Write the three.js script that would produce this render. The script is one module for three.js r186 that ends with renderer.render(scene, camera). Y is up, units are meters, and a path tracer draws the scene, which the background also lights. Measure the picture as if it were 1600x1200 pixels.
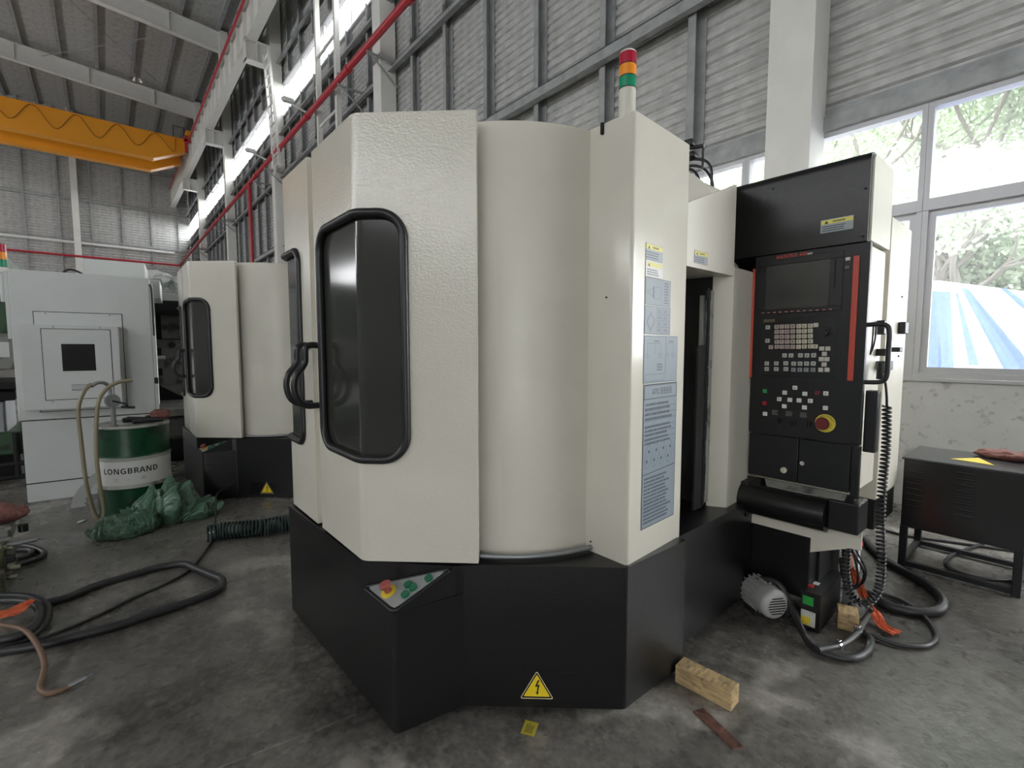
import * as THREE from 'three';
import { mergeGeometries, toCreasedNormals } from 'three/addons/utils/BufferGeometryUtils.js';
import { RoundedBoxGeometry } from 'three/addons/geometries/RoundedBoxGeometry.js';
import { RectAreaLightUniformsLib } from 'three/addons/lights/RectAreaLightUniformsLib.js';

// ---------- camera, sky, light, exposure ----------
const scene = new THREE.Scene();
const renderer = new THREE.WebGLRenderer({ antialias: true });
renderer.toneMapping = THREE.LinearToneMapping;
renderer.toneMappingExposure = 0.71;
renderer.shadowMap.enabled = true;
const camera = new THREE.PerspectiveCamera(2 * Math.atan(600 / 740) * 180 / Math.PI, 4 / 3, 0.05, 200);
camera.position.set(0, 1.6, 0);
camera.rotation.order = 'YXZ';
camera.rotation.set(-Math.atan(55 / 740), -40.5 * Math.PI / 180, 0);
scene.add(camera);
// overcast sky, seen and lighting through the windows only
const SKY = 16.0;
scene.background = new THREE.Color().setRGB(0.96, 0.985, 1.0);
scene.backgroundIntensity = SKY;
RectAreaLightUniformsLib.init();
// daylight entering through window bands: one soft source the size of each band, just inside its glass
function daylight(w, h, x, y, z, tx, ty, tz, power) {
  const l = new THREE.RectAreaLight(new THREE.Color().setRGB(0.97, 0.985, 1.0), power, w, h);
  l.position.set(x, y, z); l.lookAt(tx, ty, tz); scene.add(l);
  return l;
}
daylight(70, 2.0, -16.9, 8.7, -15, 0, 8.7, -15, 11);         // tall windows of the opposite wall
daylight(6, 2.5, 6.08, 2.65, 4.6, 0, 2.65, 4.6, 7);          // right-hand windows behind the viewer
daylight(4, 5, -14, 2.5, 21.9, -14, 2.5, 0, 4);             // open gateway behind the viewer

// ---------- numbers, noise, textures ----------
function rng(seed) { let s = seed >>> 0; return () => { s = (s + 0x6d2b79f5) | 0; let t = Math.imul(s ^ (s >>> 15), 1 | s); t = (t + Math.imul(t ^ (t >>> 7), 61 | t)) ^ t; return ((t ^ (t >>> 14)) >>> 0) / 4294967296; }; }
function hash(x, y, s) { let h = Math.imul(x, 374761393) + Math.imul(y, 668265263) + Math.imul(s, 974711); h = Math.imul(h ^ (h >>> 13), 1274126177); return ((h ^ (h >>> 16)) >>> 0) / 4294967296; }
function vnoise(x, y, p, s) {           // value noise that repeats every p cells
  const xi = Math.floor(x), yi = Math.floor(y), fx = x - xi, fy = y - yi, u = fx * fx * (3 - 2 * fx), v = fy * fy * (3 - 2 * fy);
  const m = (a) => ((a % p) + p) % p, a = hash(m(xi), m(yi), s), b = hash(m(xi + 1), m(yi), s), c = hash(m(xi), m(yi + 1), s), d = hash(m(xi + 1), m(yi + 1), s);
  return a + (b - a) * u + (c - a) * v + (a - b - c + d) * u * v;
}
function fbm(u, v, p, oct, s) { let t = 0, a = 0.5, n = 0; for (let i = 0; i < oct; i++) { t += a * vnoise(u * p, v * p, p, s + i); n += a; a *= 0.55; p *= 2; } return t / n; }
function tex(n, f, metres, srgb = false) {  // f(u, v) gives [r, g, b] 0..1
  const d = new Uint8Array(n * n * 4);
  for (let j = 0; j < n; j++) for (let i = 0; i < n; i++) {
    const c = f(i / n, j / n), k = (j * n + i) * 4;
    d[k] = Math.max(0, Math.min(255, c[0] * 255)); d[k + 1] = Math.max(0, Math.min(255, c[1] * 255)); d[k + 2] = Math.max(0, Math.min(255, c[2] * 255)); d[k + 3] = 255;
  }
  const t = new THREE.DataTexture(d, n, n); t.wrapS = t.wrapT = THREE.RepeatWrapping; t.magFilter = THREE.LinearFilter; t.minFilter = THREE.LinearMipmapLinearFilter; t.generateMipmaps = true;
  t.repeat.set(1 / metres, 1 / metres); if (srgb) t.colorSpace = THREE.SRGBColorSpace; t.needsUpdate = true; return t;
}
const smooth = (a, b, x) => { const t = Math.max(0, Math.min(1, (x - a) / (b - a))); return t * t * (3 - 2 * t); };
const concreteTex = tex(2048, (u, v) => {
  const big = fbm(u, v, 4, 5, 11), mid = fbm(u, v, 16, 4, 23), fine = fbm(u, v, 180, 3, 31), streak = fbm(u * 0.25, v, 24, 4, 47);
  let k = 0.43 + (big - 0.5) * 0.2 + (mid - 0.5) * 0.16 + (fine - 0.5) * 0.14;
  k -= 0.07 * smooth(0.54, 0.74, fbm(u, v, 7, 5, 59)) + 0.06 * smooth(0.55, 0.7, streak); k += (fbm(u, v, 420, 2, 61) - 0.5) * 0.14;
  k += 0.16 * smooth(0.6, 0.74, fbm(u, v, 22, 3, 71)) * smooth(0.45, 0.6, big);
  const cx = u * 7, cz = v * 7 - 7, ct = (cx - 0.22) / 0.6, cd = Math.abs(cz - (-2.03 + 0.1 * ct + 0.02 * (fbm(u, v, 60, 3, 13) - 0.5))); // a pale hairline crack
  if (ct > 0 && ct < 1 && cd < 0.0035) k += 0.16 * smooth(0.35, 0.6, fbm(u, v, 110, 2, 14));
  return [k, k * 0.98, k * 0.95];
}, 7, true);
const concreteRough = tex(1024, (u, v) => { const k = 0.3 + (fbm(u, v, 9, 5, 91) - 0.5) * 0.4 + (fbm(u, v, 120, 3, 95) - 0.5) * 0.3; return [0, k, 0]; }, 5.3);
const concreteBump = tex(1024, (u, v) => { const k = fbm(u, v, 64, 3, 97) * 0.65 + fbm(u, v, 220, 2, 98) * 0.35; return [k, k, k]; }, 2.6);
const peel = tex(512, (u, v) => { const k = fbm(u, v, 56, 3, 5); return [k, k, k]; }, 0.32);
const swirl = tex(512, (u, v) => { const k = 0.75 + 0.9 * Math.abs(fbm(u * 0.5, v, 26, 4, 17) - 0.5) * fbm(u, v, 4, 2, 19) * 2; return [0, k, 0]; }, 0.9);
const paintTex = tex(512, (u, v) => { const k = 0.965 + (fbm(u, v, 5, 5, 15) - 0.5) * 0.07; return [k, k, k * 0.995]; }, 1.7, true);
const plasterTex = tex(1024, (u, v) => {
  let k = 0.86 + (fbm(u, v, 6, 5, 25) - 0.5) * 0.1; const s = smooth(0.6, 0.76, fbm(u, v, 14, 4, 27)) * 0.16 + smooth(0.62, 0.85, fbm(u, v, 50, 4, 29)) * 0.12;
  k -= s; return [k, k, k * 0.99];
}, 2.3, true);
const zincTex = tex(512, (u, v) => { const k = 0.8 + (fbm(u, v, 10, 5, 35) - 0.5) * 0.25; return [k, k, k]; }, 1.3, true);
const woodTex = tex(512, (u, v) => { const g = fbm(u * 0.12, v, 60, 3, 45), b = fbm(u, v, 6, 4, 46); const k = 0.62 + (g - 0.5) * 0.3 + (b - 0.5) * 0.22 - 0.1 * smooth(0.6, 0.8, fbm(u, v, 12, 3, 48)); return [k * 1.12, k * 0.96, k * 0.7]; }, 0.5, true);
const rustTex = tex(256, (u, v) => { const k = 0.36 + (fbm(u, v, 12, 5, 55) - 0.5) * 0.5; return [k * 1.1, k * 0.8, k * 0.68]; }, 0.25, true);
const grimeTex = tex(512, (u, v) => { const k = 0.8 - 0.35 * smooth(0.5, 0.75, fbm(u, v, 8, 5, 65)); return [k, k, k * 0.97]; }, 1.1, true);
const clothTex = tex(256, (u, v) => { const k = 0.8 + (fbm(u, v, 20, 4, 75) - 0.5) * 0.4; return [k, k, k]; }, 0.3, true);

// ---------- materials ----------
const lin = (c) => new THREE.Color().setRGB(c[0], c[1], c[2]);
function mat(color, roughness, extra = {}) { return new THREE.MeshPhysicalMaterial({ color: Array.isArray(color) ? lin(color) : new THREE.Color(color), roughness, ...extra }); }
const M = {
  floor: mat([0.92, 0.9, 0.86], 0.95, { map: concreteTex, roughnessMap: concreteRough, bumpMap: concreteBump, bumpScale: 0.0016, specularIntensity: 1 }),
  plaster: mat([0.78, 0.78, 0.78], 0.85, { map: plasterTex }),
  siding: mat([0.78, 0.78, 0.76], 0.5, { map: zincTex, metalness: 0.15 }),
  sidingOut: mat([0.5, 0.5, 0.5], 0.7),
  zinc: mat([0.55, 0.57, 0.57], 0.5, { map: zincTex, metalness: 0.1 }),
  roof: mat([0.7, 0.7, 0.67], 0.5, { map: zincTex, metalness: 0.1 }),
  whiteSteel: mat([0.82, 0.81, 0.78], 0.45, { map: paintTex }),
  aluminium: mat([0.46, 0.46, 0.48], 0.4, { metalness: 0.3 }),
  milkyPane: mat([0.85, 0.87, 0.88], 1, { transmission: 0.12, thickness: 0 }),
  glass: mat([1, 1, 1], 0.17, { transmission: 1, thickness: 0, ior: 1.5 }),
  redPipe: mat([0.46, 0.03, 0.045], 0.35),
  orangeCrane: mat([0.82, 0.33, 0.015], 0.45),
  cream: mat([0.73, 0.70, 0.61], 0.17, { map: paintTex, bumpMap: peel, bumpScale: 0.0008, ior: 1.6 }),
  creamGloss: mat([0.73, 0.70, 0.61], 0.24, { map: paintTex, roughnessMap: swirl, ior: 1.55 }),
  creamFlat: mat([0.72, 0.69, 0.60], 0.34, { map: paintTex }),
  black: mat([0.006, 0.006, 0.0065], 0.34, { bumpMap: peel, bumpScale: 0.0005 }),
  blackSatin: mat([0.006, 0.007, 0.008], 0.4),
  blackMatte: mat([0.012, 0.012, 0.012], 0.8),
  interior: mat([0.02, 0.02, 0.02], 0.9),
  blackGlass: mat([0.006, 0.006, 0.006], 0.12),
  rubber: mat([0.014, 0.014, 0.016], 0.38),
  hose: mat([0.03, 0.03, 0.032], 0.42),
  darkPane: mat([0.05, 0.052, 0.045], 0.12, { transmission: 0.25, thickness: 0, ior: 1.5 }),
  steelGrey: mat([0.3, 0.31, 0.32], 0.4, { metalness: 0.6 }),
  chrome: mat([0.7, 0.7, 0.7], 0.2, { metalness: 0.95 }),
  whitePaint: mat([0.66, 0.68, 0.67], 0.45, { map: paintTex }),
  greyPaint: mat([0.4, 0.41, 0.4], 0.5, { map: grimeTex }),
  greenDrum: mat([0.004, 0.085, 0.036], 0.35, { map: grimeTex }),
  whiteDrum: mat([0.62, 0.62, 0.6], 0.45, { map: grimeTex }),
  olive: mat([0.2, 0.21, 0.13], 0.5, { map: grimeTex }),
  greenMachine: mat([0.06, 0.14, 0.07], 0.5, { map: grimeTex }),
  wood: mat([1, 1, 1], 0.75, { map: woodTex }),
  rust: mat([0.9, 0.8, 0.8], 0.7, { map: rustTex, metalness: 0.2 }),
  plastic: mat([0.14, 0.28, 0.19], 0.35, { map: clothTex, transmission: 0.12, thickness: 0 }),
  orangeCloth: mat([0.95, 0.17, 0.06], 0.7, { map: clothTex }),
  pinkCloth: mat([0.32, 0.13, 0.11], 0.9, { map: clothTex }),
  clearHose: mat([0.27, 0.235, 0.15], 0.35),
  brownHose: mat([0.17, 0.1, 0.06], 0.5),
  greenCoil: mat([0.006, 0.025, 0.022], 0.6),
  motorGrey: mat([0.42, 0.42, 0.4], 0.4),
  yellow: mat([0.78, 0.6, 0.05], 0.5),
  red: mat([0.42, 0.03, 0.03], 0.35),
  green: mat([0.01, 0.14, 0.07], 0.35),
  lensRed: mat([0.42, 0.01, 0.04], 0.25), lensAmber: mat([0.9, 0.3, 0.02], 0.25), lensGreen: mat([0.005, 0.26, 0.13], 0.25), lensCap: mat([0.75, 0.73, 0.7], 0.4),
};

// ---------- geometry helpers ----------
function clean(g) {
  g = g.index ? g.toNonIndexed() : g;
  for (const k of Object.keys(g.attributes)) if (!['position', 'normal', 'uv', 'color'].includes(k)) g.deleteAttribute(k);
  if (!g.attributes.normal) g.computeVertexNormals();
  return g;
}
function metreUV(g) {                      // uv in metres, by the way each face points
  const p = g.attributes.position, n = g.attributes.normal, uv = new Float32Array(p.count * 2);
  for (let i = 0; i < p.count; i++) {
    const j = i - (i % 3), ax = Math.abs(n.getX(j)), ay = Math.abs(n.getY(j)), az = Math.abs(n.getZ(j)), x = p.getX(i), y = p.getY(i), z = p.getZ(i);
    if (ay > ax && ay > az) { uv[2 * i] = x; uv[2 * i + 1] = z; } else if (ax > az) { uv[2 * i] = z; uv[2 * i + 1] = y; } else { uv[2 * i] = x; uv[2 * i + 1] = y; }
  }
  g.setAttribute('uv', new THREE.BufferAttribute(uv, 2)); return g;
}
function join(list) { list = list.flat(9).map(clean); return list.length === 1 ? list[0] : mergeGeometries(list.map((g) => { if (!g.attributes.uv) g.setAttribute('uv', new THREE.BufferAttribute(new Float32Array(g.attributes.position.count * 2), 2)); return g; })); }
const bx = (w, h, d, x = 0, y = 0, z = 0) => new THREE.BoxGeometry(w, h, d).translate(x, y, z);
const rb = (w, h, d, x = 0, y = 0, z = 0, r = 0.008, s = 2) => new RoundedBoxGeometry(w, h, d, s, Math.min(r, w / 2.01, h / 2.01, d / 2.01)).translate(x, y, z);
const span = (x0, x1, y0, y1, z0, z1) => bx(x1 - x0, y1 - y0, z1 - z0, (x0 + x1) / 2, (y0 + y1) / 2, (z0 + z1) / 2);
const rspan = (x0, x1, y0, y1, z0, z1, r) => rb(x1 - x0, y1 - y0, z1 - z0, (x0 + x1) / 2, (y0 + y1) / 2, (z0 + z1) / 2, r);
const cyl = (r, h, x = 0, y = 0, z = 0, axis = 'y', seg = 24, r2 = r) => { const g = new THREE.CylinderGeometry(r2, r, h, seg); if (axis === 'x') g.rotateZ(-Math.PI / 2); if (axis === 'z') g.rotateX(Math.PI / 2); return g.translate(x, y, z); };
const V = (a) => new THREE.Vector3(...a);
const tube = (pts, r, seg = 0, rad = 8, closed = false, tension = 0.5) => new THREE.TubeGeometry(new THREE.CatmullRomCurve3(pts.map(V), closed, 'catmullrom', tension), seg || pts.length * 8, r, rad, closed);
const rod = (a, b, r, rad = 8) => { const d = V(b).sub(V(a)), g = new THREE.CylinderGeometry(r, r, d.length(), rad); g.applyQuaternion(new THREE.Quaternion().setFromUnitVectors(new THREE.Vector3(0, 1, 0), d.clone().normalize())); return g.translate((a[0] + b[0]) / 2, (a[1] + b[1]) / 2, (a[2] + b[2]) / 2); };
const bar = (a, b, w, h) => { const A = V(a), B = V(b), d = B.clone().sub(A), L = d.length(), g = new THREE.BoxGeometry(w, h, L); const m = new THREE.Matrix4().lookAt(A, B, new THREE.Vector3(0, 1, 0)); m.setPosition(A.add(B).multiplyScalar(0.5)); return g.applyMatrix4(m); };
function prism(plan, y0, y1, bevel = 0) {  // plan: [x, z] outline, raised from y0 to y1
  const s = new THREE.Shape(plan.map(([x, z]) => new THREE.Vector2(x, -z)));
  const g = new THREE.ExtrudeGeometry(s, { depth: y1 - y0 - 2 * bevel, bevelEnabled: bevel > 0, bevelSize: bevel, bevelThickness: bevel, bevelOffset: -bevel, bevelSegments: 2 });
  return g.rotateX(-Math.PI / 2).translate(0, y0 + bevel, 0);
}
function rounded(pts, r, n = 5) {          // a polyline with its inner corners rounded
  const out = [pts[0]];
  for (let i = 1; i < pts.length - 1; i++) {
    const [a, b, c] = [pts[i - 1], pts[i], pts[i + 1]].map((p) => new THREE.Vector2(...p)), u = a.clone().sub(b).normalize(), v = c.clone().sub(b).normalize();
    const half = Math.acos(Math.max(-1, Math.min(1, u.dot(v)))) / 2, t = Math.min(r / Math.tan(half), a.distanceTo(b) * 0.49, c.distanceTo(b) * 0.49), p = b.clone().addScaledVector(u, t), q = b.clone().addScaledVector(v, t);
    for (let k = 0; k <= n; k++) { const w = k / n; out.push([p.x * (1 - w) ** 2 + 2 * b.x * w * (1 - w) + q.x * w * w, p.y * (1 - w) ** 2 + 2 * b.y * w * (1 - w) + q.y * w * w]); }
  }
  out.push(pts[pts.length - 1]); return out;
}
function offset(pts, d) {                  // polyline moved d to its right-hand side
  return pts.map((p, i) => {
    const a = pts[Math.max(0, i - 1)], b = pts[Math.min(pts.length - 1, i + 1)], dx = b[0] - a[0], dz = b[1] - a[1], L = Math.hypot(dx, dz);
    return [p[0] - dz / L * d, p[1] + dx / L * d];
  });
}
const sheet = (pts, t, y0, y1, bevel = 0) => prism([...pts, ...offset(pts, -t).reverse()], y0, y1, bevel);
const quads = (list) => {                  // flat polygons with 3 or 4 corners
  const p = []; for (const q of list) { p.push(...q[0], ...q[1], ...q[2]); if (q[3]) p.push(...q[0], ...q[2], ...q[3]); }
  const g = new THREE.BufferGeometry(); g.setAttribute('position', new THREE.BufferAttribute(new Float32Array(p), 3)); g.computeVertexNormals(); return g;
};
const slab = (corners, t, n) => {          // flat polygon with thickness t along n
  const a = corners, b = corners.map((c) => [c[0] + n[0] * t, c[1] + n[1] * t, c[2] + n[2] * t]), k = a.length, q = [];
  for (let i = 1; i < k - 1; i++) { q.push([a[0], a[i], a[i + 1]], [b[0], b[i + 1], b[i]]); }
  for (let i = 0; i < k; i++) q.push([a[i], a[(i + 1) % k], b[(i + 1) % k], b[i]]);
  return quads(q);
};

// ---------- things and parts ----------
const used = new Map();
function numbered(name) { const n = used.get(name) ?? 0; used.set(name, n + 1); return n ? name + '_' + String(n).padStart(3, '0') : name; }
function shade(o) { o.traverse((c) => { if (c.isMesh) { c.castShadow = true; c.receiveShadow = true; } }); return o; }
function obj(name, geos, m, parent = scene, keepUV = false) {
  let g = join([geos]); if (!keepUV) metreUV(g);
  const o = new THREE.Mesh(g, m); o.name = parent === scene ? numbered(name) : name; parent.add(o); return shade(o);
}
function tag(o, label, category, group, kind) { o.userData.label = label; o.userData.category = category; if (group) o.userData.group = group; if (kind) o.userData.kind = kind; return o; }
function thing(name, label, category, pos = [0, 0, 0], turn = 0, group) { const o = new THREE.Group(); o.name = numbered(name); o.position.set(...pos); o.rotation.y = turn; scene.add(o); return tag(o, label, category, group); }
function struct(name, label, category) { const o = new THREE.Group(); o.name = name; scene.add(o); return tag(o, label, category, null, 'structure'); }
function canvasTex(w, h, draw) { const c = document.createElement('canvas'); c.width = w; c.height = h; draw(c.getContext('2d'), w, h); const t = new THREE.CanvasTexture(c); t.colorSpace = THREE.SRGBColorSpace; return t; }
function printMat(w, h, draw, rough = 0.45) { return mat([1, 1, 1], rough, { map: canvasTex(w, h, draw) }); }
function plate(name, w, h, m, parent, pos, rotY = 0, label, t = 0.0015) {   // a thin printed plate with its face to local +z
  const g = clean(new THREE.BoxGeometry(w, h, t)), o = new THREE.Mesh(g, m); o.name = parent === scene ? numbered(name) : name; o.position.set(...pos); o.rotation.y = rotY; parent.add(o); if (label) o.userData.label = label; return shade(o);
}

// ---------- the hall ----------
const XW = 6.2, ZB = -52, ZE = 22, XL = -17, EAVE = 19.4;
const COLS = [-42.6, -32.4, -22.2, -12.1, -2.1, 8.0, 18.1];
const roofY = (x) => EAVE + (XW - x) * 0.066;
{
  const f = obj('floor', span(XL, XW + 0.2, -0.2, 0, ZB, ZE), M.floor); tag(f, 'stained grey concrete floor of the hall', 'floor', null, 'structure');
  const r = struct('ceiling', 'grey sheet metal roof of the hall with steel rafters and purlins', 'ceiling');
  obj('roof_sheet', slab([[XW + 0.4, roofY(XW + 0.4) + 0.35, ZB], [XW + 0.4, roofY(XW + 0.4) + 0.35, ZE], [XL - 0.3, roofY(XL - 0.3) + 0.35, ZE], [XL - 0.3, roofY(XL - 0.3) + 0.35, ZB]], 0.15, [0, 1, 0]), M.roof, r);
  for (let x = 5.6; x > XL; x -= 1.75) obj('purlin', [bar([x, roofY(x) + 0.22, ZB], [x, roofY(x) + 0.22, ZE], 0.06, 0.24), bar([x + 0.07, roofY(x) + 0.1, ZB], [x + 0.07, roofY(x) + 0.1, ZE], 0.16, 0.012)], M.zinc, r);
  for (const z of COLS) {
    const a = [5.9, roofY(5.9) - 0.45, z], b = [XL, roofY(XL) - 0.45, z];
    obj('rafter', [bar(a, b, 0.03, 1.0), bar([a[0], a[1] - 0.5, z], [b[0], b[1] - 0.5, z], 0.34, 0.03), bar([a[0], a[1] + 0.5, z], [b[0], b[1] + 0.5, z], 0.34, 0.03), ...[3.4, 0, -3.4, -6.8].map((x) => span(x - 0.015, x + 0.015, roofY(x) - 0.95, roofY(x) + 0.05, z - 0.15, z + 0.15))], M.whiteSteel, r);
  }
  for (const [z0, z1] of [[-42.6, -32.4]]) for (const [xa, xb] of [[4.8, -2.2], [-2.2, 4.8]]) obj('tie_rod', rod([xa, roofY(xa) - 0.15, z0], [xb, roofY(xb) - 0.15, z1], 0.02, 6), M.zinc, r);
}
// corrugated sheet with ribs running along the wall; the profile steps out by d every pitch
function corrugated(y0, y1, pitch, d, a0, a1, at, along) {
  const prof = [], q = [];
  for (let y = y0; y < y1 - 1e-6; y += pitch) prof.push([y, 0], [Math.min(y1, y + pitch * 0.46), 0], [Math.min(y1, y + pitch * 0.62), d], [Math.min(y1, y + pitch * 0.84), d]);
  prof.push([y1, 0]);
  for (let i = 0; i < prof.length - 1; i++) {
    const [ya, da] = prof[i], [yb, db] = prof[i + 1]; if (yb - ya < 1e-6) continue;
    q.push(along === 'z' ? [[at + da, ya, a0], [at + da, ya, a1], [at + db, yb, a1], [at + db, yb, a0]] : [[a0, ya, at - da], [a1, ya, at - da], [a1, yb, at - db], [a0, yb, at - db]]);
  }
  return quads(q);
}
{
  const w = struct('wall_right', 'corrugated steel wall over a plastered lower wall, with galvanised framing', 'wall');
  obj('plaster_wall', span(XW - 0.05, XW + 0.2, 0, 1.28, ZB, ZE), M.plaster, w);
  obj('window_sill', rspan(XW - 0.1, XW + 0.22, 1.28, 1.315, ZB, ZE, 0.006), M.aluminium, w);
  const bays = [ZB, ...COLS, ZE];
  for (let i = 0; i < bays.length - 1; i++) {
    const z0 = bays[i], z1 = bays[i + 1];
    obj('corrugated_sheet', corrugated(4.0, 11.4, 0.15, 0.03, z0, z1, XW, 'z'), M.siding, w);
    obj('corrugated_sheet', corrugated(12.65, EAVE + 0.3, 0.15, 0.03, z0, z1, XW, 'z'), M.siding, w);
    if (z1 < -12.2 || z0 > 7.9) obj('corrugated_sheet', corrugated(1.31, 4.0, 0.15, 0.03, z0, z1, XW, 'z'), M.siding, w);
    obj('outer_skin', [span(XW + 0.08, XW + 0.14, 4.0, 11.4, z0, z1), span(XW + 0.08, XW + 0.14, 12.65, EAVE + 0.5, z0, z1), ...(z1 < -12.2 || z0 > 7.9 ? [span(XW + 0.08, XW + 0.14, 1.3, 4, z0, z1)] : [])], M.sidingOut, w);
    const nS = Math.max(1, Math.round((z1 - z0) / 1.49));
    for (let k = 1; k < nS; k++) {
      const z = z1 - 0.36 - k * 1.49 + 0.49; if (z < z0 + (z0 === -2.1 ? 2.4 : 0.3)) continue;
      for (const [a, b] of [[4.23, 11.33], [12.72, EAVE]]) obj('wall_stud', [span(XW - 0.16, XW - 0.005, a, b, z - 0.035, z - 0.025), span(XW - 0.16, XW - 0.145, a, b, z - 0.024, z + 0.075), span(XW - 0.02, XW - 0.006, a, b, z - 0.024, z + 0.15)], M.zinc, w);
    }
    for (const [y, h] of [[6.08, 0.25], [8.9, 0.25], [10.65, 0.25], [13.5, 0.25], [16.2, 0.25]]) obj('wall_girt', [span(XW - 0.19, XW - 0.175, y - h / 2, y + h / 2, z0, z1), span(XW - 0.19, XW - 0.02, y + h / 2 - 0.015, y + h / 2, z0, z1), span(XW - 0.3, XW - 0.175, y - h / 2, y - h / 2 + 0.015, z0, z1)], M.zinc, w);
    obj('window_head', [span(XW - 0.12, XW + 0.02, 3.97, 4.12, z0, z1), span(XW - 0.05, XW + 0.1, 4.12, 4.22, z0, z1)], M.zinc, w);
    obj('band_frame', [span(XW - 0.06, XW + 0.06, 11.34, 11.42, z0, z1), span(XW - 0.06, XW + 0.06, 12.63, 12.71, z0, z1)], M.aluminium, w);
  }
  COLS.forEach((z) => {
    const c = obj('column', [rspan(5.7, 6.13, 0, EAVE + 0.2, z - 0.225, z + 0.225, 0.006)], M.whiteSteel, w);
  });
}
// window units in the right wall: fixed light above, sash below
let windowNo = 0;
function windowUnit(z0, z1) {
  const g = struct('window_' + (++windowNo), 'aluminium window unit in the right wall, fixed light above a sash', 'window');
  const y0 = 1.315, y1 = 3.97, yt = 3.0, a = 0.055;
  obj('window_frame', [span(XW - 0.07, XW + 0.06, y0, y1, z0 + 0.001, z0 + 0.045), span(XW - 0.07, XW + 0.06, y0, y1, z1 - 0.045, z1 - 0.001), span(XW - 0.068, XW + 0.06, y0, y0 + 0.05, z0 + 0.045, z1 - 0.045), span(XW - 0.068, XW + 0.06, y1 - 0.06, y1, z0 + 0.045, z1 - 0.045)], M.aluminium, g);
  obj('transom', [span(XW - 0.08, XW + 0.058, yt - 0.06, yt + 0.05, z0 + 0.002, z1 - 0.002)], M.aluminium, g);
  obj('sash', [span(XW - 0.03, XW + 0.02, y0 + 0.05, yt - 0.06, z0 + 0.045, z0 + 0.045 + a), span(XW - 0.03, XW + 0.02, y0 + 0.05, yt - 0.06, z1 - 0.045 - a, z1 - 0.045), span(XW - 0.03, XW + 0.02, y0 + 0.05, y0 + 0.05 + a, z0 + 0.045 + a, z1 - 0.045 - a), span(XW - 0.03, XW + 0.02, yt - 0.06 - a, yt - 0.06, z0 + 0.045 + a, z1 - 0.045 - a)], M.aluminium, g);
  obj('pane', span(XW - 0.004, XW - 0.003, y0 + 0.1, yt - 0.1, z0 + 0.09, z1 - 0.09), M.glass, g);
  obj('pane', span(XW - 0.004, XW - 0.003, yt + 0.05, y1 - 0.06, z0 + 0.045, z1 - 0.045), M.glass, g);
}
for (let z = -1.0 - 1.72 * 6; z < 7; z += 1.72) windowUnit(z, z + 1.72);
for (let i = 0; i < COLS.length - 1; i++) {
  const g = struct('window_' + (++windowNo), 'high window band in the right wall', 'window'), z0 = COLS[i] + 0.22, z1 = COLS[i + 1] - 0.22, n = 4, s = (z1 - z0) / n;
  for (let k = 0; k < n; k++) { obj('mullion', span(XW - 0.04, XW + 0.04, 11.42, 12.63, z0 + k * s - 0.03, z0 + k * s + 0.03), M.aluminium, g); obj('pane', span(XW, XW + 0.001, 11.42, 12.63, z0 + k * s + 0.03, z0 + (k + 1) * s - 0.03), M.glass, g); }
}
{
  const w = struct('wall_back', 'far corrugated end wall of the hall with a grid of framing', 'wall');
  obj('corrugated_sheet', corrugated(0, 24, 0.22, 0.05, XL, XW, ZB, 'x'), M.siding, w);
  obj('outer_skin', span(XL - 0.2, XW + 0.2, 0, 24, ZB - 0.2, ZB - 0.1), M.sidingOut, w);
  for (let x = 5.4; x > XL; x -= 1.93) obj('wall_stud', span(x - 0.06, x + 0.06, 0, 22, ZB, ZB + 0.14), M.zinc, w);
  for (const y of [5, 7.5, 10.3, 13.4, 16.6]) obj('wall_girt', span(XL, XW, y - 0.08, y + 0.08, ZB, ZB + 0.2), M.zinc, w);
  obj('white_rail', span(XL, 5, 9.95, 10.13, ZB + 0.2, ZB + 0.35), M.whiteSteel, w);
  for (const x of [-1.33, -9]) obj('column', span(x - 0.21, x + 0.21, 0, 22, ZB + 0.1, ZB + 0.5), M.whiteSteel, w);
}
{
  const w = struct('wall_left', 'opposite hall wall with a tall band of windows', 'wall');
  obj('wall_panel', [span(XL - 0.2, XL, 0, 7.7, ZB, ZE), span(XL - 0.2, XL, 9.7, 23, ZB, ZE)], M.siding, w);
  for (let z = ZB; z <= ZE; z += 4) obj('wall_post', span(XL - 0.2, XL + 0.02, 7.7, 9.7, z - 0.12, z + 0.12), M.whiteSteel, w);
  for (let z = ZB; z < ZE - 1; z += 4) { const p = obj('pane', span(XL - 0.1, XL - 0.099, 7.7, 9.7, z + 0.12, Math.min(ZE, z + 4) - 0.12), M.milkyPane, w); }
  const e = struct('wall_front', 'hall end wall behind the viewer with a wide open gateway', 'wall');
  obj('wall_panel', [span(XL, -16, 0, 24, ZE, ZE + 0.2), span(-12, XW + 0.2, 0, 24, ZE, ZE + 0.2), span(-16, -12, 5, 24, ZE, ZE + 0.2)], M.siding, e);
}
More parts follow.
